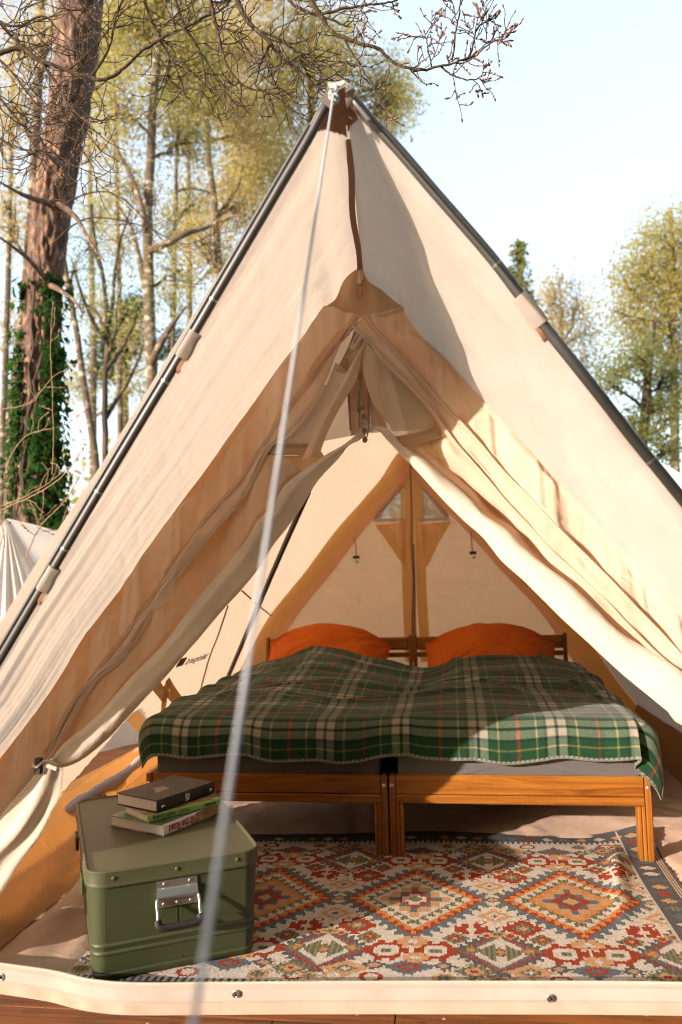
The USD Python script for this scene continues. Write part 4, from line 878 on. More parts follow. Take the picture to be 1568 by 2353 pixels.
def mid(cx, cy):
    dx, dy = np.abs(qx-cx), np.abs(qy-cy); m = dx/0.125+dy/0.128; e = dx/0.125-dy/0.128
    setc(m < 1.0+0.28*tri(e*3.5), CHAR); setc(m < 0.93, BLUE); setc((m < 0.93) & (m > 0.93-0.22*tri(e*4)), REDC)
    setc(m < 0.70, CREAM); olive((m < 0.52) & (dx > 0.012) & (np.abs(dx-0.035) < 0.02)); olive(m < 0.24); setc(m < 0.12, ORG)
def star(cx, cy, c=REDC, s=1.0):
    dx, dy = np.abs(qx-cx)/s, np.abs(qy-cy)/s
    a = (np.maximum(dx, dy) < 0.044) & ((dx+dy) < 0.075); pts_ = ((dx < 0.062) & (dy < 0.014+0.35*np.abs(dx-0.045)) & (dx > 0.040)) | ((dy < 0.060) & (dx < 0.030) & (dx > 0.010) & (dy > 0.036))
    setc(a | pts_, c); setc((np.maximum(dx, dy) < 0.033) & ((dx+dy) < 0.050), CREAM); olive((dx < 0.016) & (dy < 0.012))
def dia(cx, cy, w, h, c1, c2=None, c3=None, jag=0.0):
    dx, dy = np.abs(qx-cx), np.abs(qy-cy); m = dx/w+dy/h; e = dx/w-dy/h
    mm = m < 1.0+jag*tri(e*2.5)
    if c1 is OLI: olive(mm)
    else: setc(mm, c1)
    if c2 is not None: setc(m < 0.62, c2) if c2 is not OLI else olive(m < 0.62)
    if c3 is not None: setc(m < 0.28, c3)
def ringc(cx, cy, c, inner=None):
    dx, dy = (qx-cx)/0.030, (qy-cy)/0.024; m = np.maximum(np.abs(dx), 0)*0.75+np.abs(dy)*0.62; m = np.maximum(m, np.maximum(np.abs(dx), np.abs(dy)*0.95))
    setc(m < 1, c); setc(m < 0.62, CREAM)
    if inner is OLI: olive(m < 0.62)
def bow(cx, cy, c, s=1.0):
    dx, dy = np.abs(qx-cx)/s, np.abs(qy-cy)/s
    setc((dx < 0.048) & (dx > 0.014) & (dy < 0.010+0.5*(dx-0.02)) & (dy < 0.022), c); setc((dy > 0.012) & (dy < 0.034) & (dx < 0.030) & (dx > 0.004), c); setc((dx < 0.014) & (dy < 0.012), CREAM)
SP = 0.4875; C0 = 0.111
for k in (-2, -1, 0, 1, 2):
    cx = C0+k*SP; hx = cx+SP/2
    big(cx, k % 2 == 0)
    for sg in (-1, 1):
        mid(hx, sg*0.345)
        for q in (-0.068, 0.068): star(cx+q, sg*0.345)
        dia(cx, sg*0.437, 0.062, 0.042, BLUE, REDC, BLUE, 0.25)
        dia(cx+0.122, sg*0.265, 0.038, 0.036, OLI, REDC, TAN, 0.3); dia(cx-0.122, sg*0.265, 0.034, 0.034, OLI, REDC, ORG, 0.3)
        bow(hx-0.075, sg*0.205, REDC); dia(hx+0.075, sg*0.195, 0.055, 0.055, REDC, OLI, TAN, 0.3)
        dia(hx, sg*0.115, 0.045, 0.040, TAN, CREAM, BLUE, 0.4)
        bow(cx, sg*0.29, TAN, 0.9); bow(cx+0.015, sg*0.385, TAN, 0.8)
        for q, c in ((-0.19, TAN), (-0.095, REDC), (0.095, TAN), (0.19, REDC)): ringc(cx+q, sg*0.492, c, OLI if c is TAN and q > 0 else None)
        dia(hx-0.07, sg*0.455, 0.050, 0.036, OLI, TAN, REDC, 0.5); dia(hx+0.075, sg*0.452, 0.055, 0.036, TAN, OLI, CREAM, 0.4)
        dia(hx-0.012, sg*0.496, 0.036, 0.022, TAN, OLI)
for k in (-2, -1, 0, 1, 2):
    cx = C0+k*SP; hx = cx+SP/2
    for sg in (-1, 1):
        for q in (-1, 1):
            dia(hx+q*0.150, sg*0.430, 0.026, 0.022, CHAR, TAN, None, 0.5); dia(cx+q*0.165, sg*0.335, 0.026, 0.024, OLI, ORG, None, 0.5)
            dia(hx+q*0.045, sg*0.160, 0.020, 0.018, REDC, CREAM); dia(hx+q*0.020, sg*0.045, 0.018, 0.016, OLI); dia(cx+q*0.21, sg*0.245, 0.020, 0.018, TAN, REDC)
        dia(hx, sg*0.235, 0.030, 0.022, TAN, OLI, None, 0.4); dia(hx, 0.0, 0.030, 0.022, BLUE, TAN)
# borders: charcoal with lozenges, a comb on the inside
by_ = np.abs(RY-CY); B1 = 0.522
comb = (np.floor(RX/0.0098).astype(int) % 2 == 0)
out_b = (by_ > B1+0.024) | ((by_ > B1) & comb)
XI, XO = 0.858, 0.945
side_b = RX > XI
setc(out_b | side_b, CHAR)
lc = [CREAM, TAN, CHAR*1.2, BLUE, REDC, CREAM, OLI, TAN]
for k in range(26):
    cx = -0.79+k*0.0655
    for sg in (-1, 1):
        if cx < 0.86: dia(cx, sg*0.580, 0.025, 0.020, lc[k % 8])
for k in range(22):
    cyy = -0.60+k*0.056; dia(0.902, cyy, 0.030, 0.021, lc[(k*3) % 8])
setc((RX > XO), CHAR); setc((RX > XO) & (RX < XO+0.006), CREAM); setc((RX > XO+0.008) & (RX < XO+0.016), TAN); setc((RX > XO+0.018) & (RX < XO+0.021), CREAM)
setc((RX > 0.852) & (RX < 0.858), CREAM*0.9)
RX, RY = RXv, RYv
RZ_ = 0.006+0.0016*np.sin(RY*2*PI/0.0062+np.floor(RX/0.0062)*PI)
d = np.hypot(RX-0.95, (RY-0.27)*0.8); RZ_ = RZ_+0.045*np.clip(1-d/0.26, 0, 1)**2
RZ_ = RZ_+0.020*np.exp(-((RX-0.80-0.16*(RY+0.1))/0.030)**2)*np.clip((RY+0.62)*2.2, 0, 1)*np.clip((0.13-RY)*6, 0, 1)
RZ_ = RZ_+0.006*np.sin(RX*5.2+1.0)*np.clip((RY-0.12)*9, 0, 1)
RZ_ = RZ_+0.004*(fbm(np.stack([RX*5, RY*5, 0*RX], -1), 2, 301)-0.3)
ROT_R = 0.030
RXX = RX+0.004*np.sin(RY*7); RYY = np.maximum(np.interp(RX, S[:, 0], S[:, 1])+0.014, RY+0.035*(RX-0.1)*1.0+0.008*np.sin(RX*3.1)*np.clip((RY-0.05)*4, 0, 1))
rug = T('patterned_rug', 'flat woven rug with orange, red and blue diamond medallions in front of the beds', 'rug', (0.1, -0.38, 0))
rug.part('woven_field', (np.stack([RXX, RYY, RZ_], -1).reshape(-1, 3), grid_faces(len(xs), len(ys))), 'rug_weave', smooth=True, col=np.vstack([col[:-1, :-1].reshape(-1, 3)]*2))
RG = np.stack([RXX, RYY, RZ_], -1)
rug.part('bound_edge', tube(np.vstack([RG[::3, -1], RG[-1, ::-3]])+A(0, 0, -0.002), 0.0038, 6), 'rug_edge', smooth=True)

# ================================================================== CHEST
ZL = 0.294
cFL, cFR = on_z(196, 2012, ZL), on_z(603, 1950, ZL)
CYAW = math.radians(28.4); CEX, CEY = A(math.cos(CYAW), math.sin(CYAW), 0), A(-math.sin(CYAW), math.cos(CYAW), 0)
CW, CL = float((cFR-cFL)@CEX), 0.76
cc = cFL+CEX*CW/2+CEY*CL/2
chest = T('storage_chest', 'olive green metal storage chest with a silver drop handle', 'chest', (cc[0], cc[1], 0.008), CYAW)
def rrect(w, l, r, z, k=10):
    P = []
    for sx, sy, a0 in ((1, 1, 0), (-1, 1, PI/2), (-1, -1, PI), (1, -1, 1.5*PI)):
        for a in np.linspace(a0, a0+PI/2, k): P.append((sx*(w/2-r)+r*math.cos(a), sy*(l/2-r)+r*math.sin(a), z))
    return np.array(P)
def rings(spec, w, l, r, cap0=True, cap1=True):
    R = [rrect(w-2*i, l-2*i, max(r-i, 0.004), z) for z, i in spec]; n = len(R[0])
    V = np.vstack(R); F = []
    for a in range(len(R)-1):
        i = np.arange(n)+a*n; j = np.roll(np.arange(n), -1)+a*n
        F.append(np.stack([i, j, j+n, i+n], 1))
    F = np.vstack(F); F = np.vstack([F[:, [0, 1, 2]], F[:, [0, 2, 3]]])
    if cap0: V = np.vstack([V, [[0, 0, spec[0][0]]]]); c = len(V)-1; j = np.roll(np.arange(n), -1); F = np.vstack([F, np.stack([np.full(n, c), j, np.arange(n)], 1)])
    if cap1: V = np.vstack([V, [[0, 0, spec[-1][0]]]]); c = len(V)-1; o = (len(R)-1)*n; j = np.roll(np.arange(n), -1)+o; F = np.vstack([F, np.stack([np.full(n, c), np.arange(n)+o, j], 1)])
    return V, F
ZB = ZL-0.034
tp = lambda z: 0.016*(1-z/ZB)+0.006
body = [(0.0, tp(0)+0.006), (0.004, tp(0)+0.001), (0.012, tp(0.01)-0.002), (0.018, tp(0.018)-0.002), (0.022, tp(0.02)+0.001)]
for z0 in (0.072, 0.092):
    body += [(z0-0.006, tp(z0)), (z0-0.003, tp(z0)-0.0028), (z0, tp(z0)-0.0036), (z0+0.003, tp(z0)-0.0028), (z0+0.006, tp(z0))]
body += [(0.15, tp(0.15)), (0.2, tp(0.2)), (ZB, tp(ZB))]
chest.part('body', rings(body, CW, CL, 0.052, True, False), 'chest_green', smooth=35, local=True)
lidz = ZL-0.008
lid = [(lidz-0.041, 0.004), (lidz-0.042, 0.0015), (lidz-0.039, 0.0), (lidz-0.034, 0.0002), (lidz-0.031, 0.0015), (lidz-0.008, 0.0015), (lidz-0.003, 0.0005), (lidz, 0.003), (lidz+0.0005, 0.006), (lidz-0.001, 0.009), (lidz-0.0045, 0.012), (lidz-0.005, 0.03)]
chest.part('lid', rings(lid, CW, CL, 0.055), 'chest_lid', smooth=35, local=True)
FR = -CL/2
def facep(x, z, d=0.0): return A(x, FR+tp(z)-d, z)
# centre seam and rivets
chest.part('seam', rbox(-0.0012, 0.0012, FR+0.0245-0.002, FR+0.03, 0.006, 0.066, 0.0004), 'chest_seam', local=True)
chest.part('seam', frame(rbox(-0.0012, 0.0012, -0.001, 0.003, 0, ZB-0.105, 0.0004), facep(0, 0.099), A(1, 0, 0), A(0, 1, 0), unit(facep(0, 0.23)-facep(0, 0.099))), 'chest_seam', local=True)
for x in (-0.165, 0.0, 0.165): chest.part('rivet', ball((x, FR+0.0015, lidz-0.019), 0.0058, (1, 0.55, 1), 2), 'chest_lid', smooth=True, local=True)
for y in (-0.22, 0.0, 0.22): chest.part('rivet', ball((-CW/2+0.0015, y, lidz-0.019), 0.0058, (0.55, 1, 1), 2), 'chest_lid', smooth=True, local=True)
for z in (0.03, 0.05, 0.12, 0.145): chest.part('rivet', ball(facep(0.012, z, 0.0), 0.0022, (1, 0.5, 1), 1), 'chest_green', smooth=True, local=True)
# handle
hz1 = 0.240; hw = 0.054
prof = [(0, 0.0), (0, 0.0025), (-0.019, 0.0025), (-0.022, 0.007), (-0.038, 0.016), (-0.041, 0.017), (-0.044, 0.0155), (-0.049, 0.006), (-0.050, 0.0025), (-0.070, 0.0025), (-0.070, 0.0)]
pz = Polygon([(d, z) for z, d in prof]); m = trimesh.creation.extrude_polygon(pz, 2*hw, engine='earcut')
v = np.asarray(m.vertices); HO = facep(0, hz1)
mp = np.stack([v[:, 2]-hw, -v[:, 0], v[:, 1]], 1)
chest.part('handle_plate', (HO+mp, np.asarray(m.faces)), 'steel', smooth=False, local=True)
hp = chest.path+'/handle_plate'
for x, zz in ((-0.034, -0.009), (0.034, -0.009), (-0.036, -0.061), (0.0, -0.061), (0.036, -0.061)):
    chest.part('rivet', ball(HO+A(x, -0.003, zz), 0.0046, (1, 0.6, 1), 2), 'steel', smooth=True, local=True, parent=hp)
bx_ = hw+0.001
bail = np.array([HO+A(-hw+0.008, -0.010, -0.044), HO+A(-hw-0.001, -0.011, -0.045), HO+A(-bx_-0.001, -0.014, -0.049), HO+A(-bx_-0.001, -0.034, -0.092), HO+A(-bx_, -0.038, -0.101), HO+A(-bx_+0.008, -0.040, -0.105), HO+A(0, -0.040, -0.105)])
bailR = bail[::-1]*A(-1, 1, 1)
chest.part('handle_bail', tube(np.vstack([bail[:-1], bailR[1:]]), 0.0038, 10, n=70), 'steel', smooth=True, local=True)
gp = np.array([HO+A(-bx_-0.001, -0.0325, -0.087), HO+A(-bx_, -0.038, -0.100), HO+A(-bx_+0.010, -0.041, -0.106), HO+A(0, -0.041, -0.107), HO+A(bx_-0.010, -0.041, -0.106), HO+A(bx_, -0.038, -0.100), HO+A(bx_+0.001, -0.0325, -0.087)])
chest.part('handle_grip', tube(gp, 0.0098, 14, n=60), 'rubber', smooth=True, local=True)
for y in (-0.2, 0.18):                                            # clasps on the long left side
    chest.part('clasp', rbox(-CW/2-0.006, -CW/2+0.004, y-0.035, y+0.035, 0.185, 0.228, 0.003), 'chest_green', local=True)

# ================================================================== BOOKS
def book(name, label, near, right, left, z0, th, cover, spine, writing, ls=None, wd=None, plate=None):
    N, Rr, Ll = on_z(*near, z0), on_z(*right, z0), on_z(*left, z0)
    e1 = unit(Rr-N); e2 = np.cross(A(0, 0, 1), e1); Ls = ls or float(np.linalg.norm(Rr-N)); Wd = wd or float((Ll-N)@e2)
    b = T(name, label, 'book', N, group=None)
    o = A(*N); Z = A(0, 0, 1)
    fr = lambda m: frame(m, o, e1, e2, Z)
    p = 0.003
    pg = rbox(p, Ls-p, 0.003, Wd-p, 0.0028, th-0.0028, 0.001)
    v, f = geo(pg); b.part('pages', fr((v, f)), 'pages')
    b.part('cover', fr(rbox(0, Ls, 0.001, Wd, 0, 0.0026, 0.0008)), cover[1])
    b.part('cover', fr(rbox(0, Ls, 0.001, Wd, th-0.0026, th, 0.0008)), cover[0])
    sp = [(0.0, 0.0), (-0.0030, th*0.15), (-0.0040, th*0.5), (-0.0030, th*0.85), (0.0, th), (0.0028, th), (0.0028, 0.0)]
    m = trimesh.creation.extrude_polygon(Polygon(sp), Ls, engine='earcut'); v = np.asarray(m.vertices)
    sp_ = b.part('spine', fr((np.stack([v[:, 2], v[:, 0], v[:, 1]], 1), np.asarray(m.faces))), spine, smooth=25)
    def panel(x0, x1, za, zb, mt, nm, d=0.0046): return b.part(nm, fr(rbox(x0, x1, -d, -0.0030, za, zb, 0.0001)), mt, parent=sp_)
    def text(t, x, z, h, mt, how, bold=False, width=None, d=0.0044):
        tm = meshkit.text_mesh(t, h, 0.0006, bold); v = np.asarray(tm.vertices)
        if width: v = v*A(width/v[:, 0].max(), 1, 1)
        if how == 'inverted': ex, ey = -e1, -Z
        elif how == 'up': ex, ey = Z, -e1
        else: ex, ey = e1, Z
        q = o+e1*x-e2*d+Z*z
        v = q+v[:, :1]*ex+v[:, 1:2]*ey+v[:, 2:3]*(-e2)
        f = np.asarray(tm.faces)
        b.part('lettering', (v, f), mt, parent=sp_)
    writing(b, text, panel, Ls, Wd, th, fr)
    return N, e1, e2, Ls, Wd
ZT = ZL-0.0045
def w1(b, text, panel, L, W, th, fr):
    text('Hit the Road', L*0.555, th*0.80, th*0.62, 'ink_red', 'inverted', True, L*0.47)
    panel(L*0.56, L*0.997, th*0.03, th*0.97, 'book_photo', 'photo_strip', 0.0042)
book('book', 'thick white-spined travel book at the bottom of the stack on the chest', (374.5, 1923), (503, 1869), (254, 1898), ZT, 0.033, ('book_teal', 'book_photo'), 'book_white', w1)
def w2(b, text, panel, L, W, th, fr):
    text('Vanlife Cooking', L*0.36, th*0.78, th*0.52, 'ink_dark', 'inverted', False, L*0.30)
    text('Stephanie Rickenbacher', L*0.56, th*0.50, th*0.15, 'ink_dark', 'inverted', False, L*0.16)
    text('& Lui Eigenmann', L*0.52, th*0.76, th*0.15, 'ink_dark', 'inverted', False, L*0.11)
    panel(L*0.755, L*0.925, th*0.28, th*0.72, 'ink_green', 'label_block', 0.0042)
    text('BRUCKMANN', L*0.915, th*0.60, th*0.20, 'ink_dark', 'inverted', True, L*0.15, 0.0046)
    for k in range(3): panel(L*(0.94+0.012*k), L*(0.946+0.012*k), th*0.25, th*0.75, 'ink_green', 'label_block', 0.0042)
book('book', 'light green cookery book in the middle of the stack on the chest', (340, 1892), (507, 1849), (287, 1866), ZT+0.0335, 0.0225, ('book_photo', 'book_green'), 'book_green', w2, wd=0.15)
simple('book_roof', (0.20, 0.16, 0.135), 0.5, 0.0, 0.25, var=0.1)
def w3_full(b, text, panel, L, W, th, fr):
    text('Cabin', L*0.500, th*0.18, th*0.25, 'ink_white', 'up', True, th*0.66)
    text('Porn', L*0.540, th*0.24, th*0.25, 'ink_white', 'up', True, th*0.54)
    P1 = Polygon([(0, 0), (0.004, 0.006), (0.001, 0.006), (0.005, 0.012), (0.002, 0.012), (0.006, 0.019), (0.010, 0.012), (0.007, 0.012), (0.011, 0.006), (0.008, 0.006), (0.012, 0)])
    P2 = Polygon([(0, 0.002), (0.002, 0.012), (0.006, 0.019), (0.010, 0.016), (0.008, 0.011), (0.013, 0.006), (0.011, 0.001), (0.006, 0.005)])
    for x, pm in ((L*0.085, P1), (L*0.925, P2)):
        m = trimesh.creation.extrude_polygon(pm, 0.0006, engine='earcut'); v = np.asarray(m.vertices)*0.8
        b.part('emblem', fr((np.stack([x+v[:, 1]-0.007, -0.0044-v[:, 2], th*0.32+v[:, 0]], 1), np.asarray(m.faces))), 'ink_white', parent=b.path+'/spine')
    roof = trimesh.creation.extrude_polygon(Polygon([(0.055, 0.062), (0.120, 0.070), (0.130, 0.108), (0.095, 0.120)]), 0.0004, engine='earcut'); v = np.asarray(roof.vertices)
    b.part('cover_print', fr((v+A(0, 0, th+0.0001), np.asarray(roof.faces))), 'book_roof')
book('book', 'thick dark photo book on top of the stack on the chest', (361, 1869), (491, 1823), (263, 1851), ZT+0.0335+0.023, 0.037, ('book_dark', 'book_dark'), 'book_dark_spine', w3_full)

# ================================================================== NEIGHBOUR TENTS
def pleats(apex, freq, amp, seed):
    def d(u, v, P):
        ang = (v+0.05*fbm(np.stack([v*7, 0*u, 0*u], -1), 2, seed+1))*freq
        return amp*(np.abs(2*(ang+0.6*fbm(np.stack([v*5, u*0.4, 0*u], -1), 2, seed)-np.floor(ang+0.6*fbm(np.stack([v*5, u*0.4, 0*u], -1), 2, seed)))-1)-0.5)*np.clip(u*3, 0.1, 1)
    return d
t2 = T('white_tent', 'pale cream tent with radiating pleats standing behind the left pole', 'tent', (-3.2, 2.0, G0))
ap = at(15, 1191, 4.9)
ribs = []
for (a, b, D) in ((-620, 2000, 4.5), (-300, 2000, 4.5), (0, 2000, 4.6), (260, 1950, 4.9), (460, 1900, 5.4), (600, 1800, 6.2)):
    e = on_z(a, b, G0) if False else at(a, b, D); e[2] = max(G0, -0.3)
    mid_ = ap*0.5+e*0.5-A(0, 0, 0.10)
    ribs.append(np.array([ap, ap*0.75+e*0.25-A(0, 0, 0.07), mid_, ap*0.25+e*0.75-A(0, 0, 0.05), e]))
rg0 = [ap, at(60, 1201, 5.2), at(145, 1226, 5.8), at(240, 1265, 6.6), at(330, 1310, 7.4), at(430, 1370, 8.2)]
ribs[-1] = np.array(rg0)
t2.part('roof_panel', loft(ribs, 90, 220, disp=pleats(ap, 13, 0.022, 3), toward=(0.3, -1, 0.5)), 'white_canvas', smooth=True)
t2.part('peak_pole', tube(np.array([ap+A(0, 0.02, -0.02), A(ap[0], ap[1]+0.05, G0)]), 0.015, 10), 'pole_metal', smooth=True)
t3 = T('grey_tent', 'sliver of a pale grey tent top showing past the right pole', 'tent', (3.2, 2.4, G0))
tp_ = [at(1480, 1050, 6.0), at(1545, 1080, 5.8), at(1575, 1100, 5.7), at(1680, 1190, 5.5), at(1850, 1400, 5.3)]
lo_ = [at(1400, 1900, 6.0), at(1500, 1950, 5.8), at(1600, 2000, 5.6), at(1700, 2050, 5.4), at(1900, 2050, 5.2)]
for q in lo_: q[2] = G0
t3.part('roof_panel', loft([np.array(tp_), np.array(lo_)], 40, 30, disp=folds(6, 2, 0.03, 5)), 'white_canvas', smooth=True)
t3.part('ridge_seam', tube(np.array(tp_), 0.012, 6, n=30), 'white_canvas', smooth=True)

# ================================================================== TREES
def leaves(P, size, rg, droop=0.5, ratio=1.6):
    """leaf-shaped faces at the points"""
    n = len(P); a = rg.normal(size=(n, 3)); a[:, 2] = a[:, 2]*0.7-droop; a /= np.linalg.norm(a, axis=1, keepdims=True)
    b = np.cross(a, rg.normal(size=(n, 3))); b /= np.linalg.norm(b, axis=1, keepdims=True)
    s = size*np.exp(rg.normal(0, 0.3, n))[:, None]
    V = np.stack([P, P+a*s*0.5*ratio/1.6+b*s*0.38, P+a*s*ratio/1.6, P+a*s*0.5*ratio/1.6-b*s*0.38], 1).reshape(-1, 3)
    i = (np.arange(n)*4)[:, None]
    return V, np.vstack([i+[0, 1, 2], i+[0, 2, 3]])
def wander(a, b, n, amp, rg, sagz=0.0):
    t = np.linspace(0, 1, n)[:, None]; P = a*(1-t)+b*t
    w = rg.normal(size=(n, 3))*amp*np.linalg.norm(b-a); w = np.cumsum(w, 0)*0.35; w -= t*w[-1]
    P = P+w*np.sin(PI*t)**0.5; P[:, 2] += sagz*np.sin(PI*t[:, 0])
    return P
def tree(name, label, cat, trunk_px, depth, r_base, r_top, blobs, bark, leaf, lsize, seed, group=None, droop=0.5, forks=(), twigs=9, px_ground=True, clump=0.30):
    rg = np.random.default_rng(seed)
    Tp = np.array([at(a, b, depth) for a, b in trunk_px])          # listed from the top down
    if px_ground: Tp = np.vstack([Tp, [Tp[-1][0]+(Tp[-1][0]-Tp[0][0])*0.05, Tp[-1][1], G0-0.1]])
    t = T(name, label, cat, Tp[-1], group=group)
    Tr = resample(Tp, 40); Tr = Tr+np.cumsum(rg.normal(size=Tr.shape)*0.006, 0)*A(1, 1, 0)
    t.part('trunk', tube(Tr, np.linspace(r_top, r_base, 40), 12), bark, smooth=True)
    br, lv = [], []
    for fk in forks:
        Fp = np.array([at(a, b, depth+0.3*rg.normal()) for a, b in fk]); k = np.argmin(np.linalg.norm(Tr-Fp[0], axis=1)); Fp[0] = Tr[k]
        br.append(tube(Fp, np.linspace(min(0.55*r_base, 0.8*r_base), 0.008, len(Fp)*5), 7, n=len(Fp)*5))
    sc = depth/FPX
    for (bx, byy, rx, ry, n) in blobs:
        c = at(bx, byy, depth+rg.normal()*0.4); R = A(rx*sc, rx*sc*0.9, ry*sc)
        zz = c[2]-0.5*R[2]-0.3; k = int(np.argmin(np.abs(Tr[:, 2]-zz)+0.15*np.abs(Tr[:, 0]-c[0])))
        limb = wander(Tr[k], c, 9, 0.08, rg, 0.10*np.linalg.norm(c-Tr[k])*0.3)
        rl = max(0.012, min(0.45*r_base, 0.02+0.012*np.linalg.norm(c-Tr[k])))
        br.append(tube(limb, np.linspace(rl, 0.010, 9), 6))
        cl = rg.normal(size=(max(8, int(n/30)), 3)); cl /= np.linalg.norm(cl, axis=1, keepdims=True); cl = c+cl*R*(rg.random((len(cl), 1))**0.45)
        for q in cl[:twigs*3]:
            s = limb[rg.integers(3, 9)]; br.append(tube(wander(s, q, 6, 0.10, rg), np.linspace(0.012, 0.004, 6), 4, caps=False))
        n = int(n*3.2)
        w = rg.integers(0, len(cl), n)
        P = cl[w]+rg.normal(size=(n, 3))*clump*0.62*A(1, 1, 1.0+0.5*droop)
        lv.append(leaves(P, lsize*0.51, rg, droop))
    if br: t.part('branches', join(br), bark, smooth=True, kind='stuff')
    if lv: t.part('crown', join(lv), leaf, kind='stuff')
    return t
W_ = 'trees of the wood behind the tent'
tree('birch_tree', 'tall pale-barked birch rising left of the tent peak', 'tree', [(370, -160), (366, 0), (362, 120), (350, 330), (342, 500), (345, 700), (352, 900), (356, 1000)], 13.0, 0.13, 0.05,
     [(430, 150, 110, 120, 2600), (300, 60, 90, 80, 1700), (270, 250, 80, 70, 1000), (430, 330, 90, 60, 800), (400, -60, 150, 90, 2000), (300, 420, 70, 60, 500), (420, 620, 60, 60, 350)],
     'birch_bark', 'leaf_birch', 0.085, 11, W_, forks=[[(345, 560), (330, 500), (300, 400), (262, 330), (240, 260)], [(345, 700), (322, 600), (300, 520), (270, 470)], [(350, 830), (400, 740), (440, 690)], [(346, 600), (420, 540), (480, 520), (560, 490)]])
tree('birch_tree', 'slender birch with golden twigs just left of the left tent pole', 'tree', [(470, -120), (472, 120), (478, 330), (492, 470), (500, 600), (508, 720), (515, 900)], 15.0, 0.10, 0.04,
     [(545, 110, 110, 100, 2400), (570, 300, 80, 90, 1500), (560, 470, 90, 80, 1300), (500, 210, 60, 70, 800), (470, 560, 60, 70, 600), (600, -40, 120, 90, 1600)],
     'birch_bark', 'leaf_gold', 0.085, 12, W_, forks=[[(492, 520), (540, 440), (560, 380)], [(500, 620), (450, 560), (420, 520)]])
tree('birch_tree', 'broad birch crown hanging right behind the tent peak', 'tree', [(720, -100), (715, 100), (708, 330), (700, 600), (700, 900)], 17.0, 0.15, 0.06,
     [(640, 230, 110, 120, 2600), (690, 110, 100, 90, 2000), (650, 380, 80, 90, 1300), (770, 130, 80, 80, 1400), (880, 190, 60, 60, 900), (905, 250, 50, 55, 700), (925, 215, 40, 45, 450), (880, 310, 28, 40, 200), (580, 380, 70, 80, 900)],
     'birch_bark', 'leaf_birch', 0.095, 13, W_, droop=1.2)
tree('birch_tree', 'thin reddish-lit tree close behind the ivy-clad pine', 'tree', [(100, -80), (96, 60), (88, 240), (80, 420), (66, 600), (50, 800), (30, 1000)], 10.0, 0.09, 0.05,
     [(60, 100, 90, 90, 1400), (40, 270, 70, 90, 900), (140, 40, 60, 60, 700), (20, 470, 50, 80, 450), (180, 330, 40, 50, 250)],
     'birch_bark', 'leaf_gold', 0.055, 14, W_)
tree('young_tree', 'dark forked young tree between the pine and the tall birch', 'tree', [(212, 470), (220, 560), (236, 640), (246, 740), (240, 860), (236, 960), (238, 1080)], 9.5, 0.055, 0.02,
     [(205, 560, 70, 60, 300), (290, 700, 50, 60, 260), (180, 700, 50, 60, 260)], 'grey_bark', 'leaf_green', 0.045, 15, W_,
     forks=[[(246, 760), (262, 660), (275, 560), (300, 480)], [(240, 850), (280, 800), (310, 740), (325, 690)], [(243, 800), (205, 720), (180, 650), (165, 600)], [(238, 960), (280, 900), (312, 840), (330, 790)]])
tree('birch_tree', 'leaning pale birch stem right beside the ivy', 'tree', [(140, 560), (155, 660), (178, 780), (192, 900), (206, 1000), (216, 1090)], 9.0, 0.06, 0.028, [(170, 620, 50, 60, 250)], 'birch_bark', 'leaf_green', 0.045, 16, W_)
tree('pine_tree', 'far dark green pine low between the birch stems', 'tree', [(285, 690), (288, 800), (290, 1000)], 22.0, 0.16, 0.06,
     [(285, 760, 60, 35, 900), (262, 800, 60, 30, 800), (310, 720, 40, 28, 500), (400, 800, 50, 40, 500), (250, 850, 50, 24, 400)], 'grey_bark', 'leaf_pine', 0.13, 17, W_, clump=0.25)
tree('birch_tree', 'distant gold birch filling the gap left of the tall birch', 'tree', [(200, 150), (205, 400), (210, 700), (212, 950)], 19.0, 0.11, 0.04,
     [(215, 160, 70, 90, 1400), (250, 90, 80, 80, 1400), (235, 480, 50, 70, 500), (180, 880, 60, 60, 500), (300, 900, 60, 70, 500)], 'birch_bark', 'leaf_birch', 0.10, 18, W_)
tree('birch_tree', 'distant birch behind the tall birch, its crown above the left pole', 'tree', [(430, 60), (432, 300), (436, 600), (440, 900)], 21.0, 0.12, 0.04,
     [(430, 60, 130, 90, 2200), (400, 230, 80, 80, 900), (520, 250, 90, 90, 1100), (430, 450, 60, 50, 400), (520, 600, 60, 60, 500)], 'birch_bark', 'leaf_birch', 0.11, 19, W_)
tree('birch_tree', 'thin bare-stemmed birch close left of the tall birch', 'tree', [(258, -60), (262, 200), (268, 500), (272, 800), (274, 1050)], 16.0, 0.07, 0.03,
     [(240, 330, 60, 60, 420), (285, 560, 50, 70, 420), (300, 760, 50, 60, 360), (230, 700, 50, 60, 300)], 'birch_bark', 'leaf_gold', 0.08, 21, W_)
tree('birch_tree', 'thin birch between the tall birch and the left canopy edge', 'tree', [(405, 80), (408, 300), (404, 520), (398, 760)], 17.0, 0.07, 0.03,
     [(400, 520, 60, 70, 520), (450, 480, 60, 60, 520), (395, 680, 50, 60, 360), (520, 420, 70, 70, 620), (610, 430, 60, 60, 520)], 'birch_bark', 'leaf_birch', 0.085, 22, W_)
tree('birch_tree', 'pale birch stem at the left edge beyond the pine', 'tree', [(30, 100), (26, 400), (18, 700), (8, 1050)], 14.0, 0.08, 0.03,
     [(30, 520, 60, 90, 520), (20, 760, 50, 80, 420), (-20, 300, 70, 90, 420)], 'birch_bark', 'leaf_gold', 0.075, 23, W_)
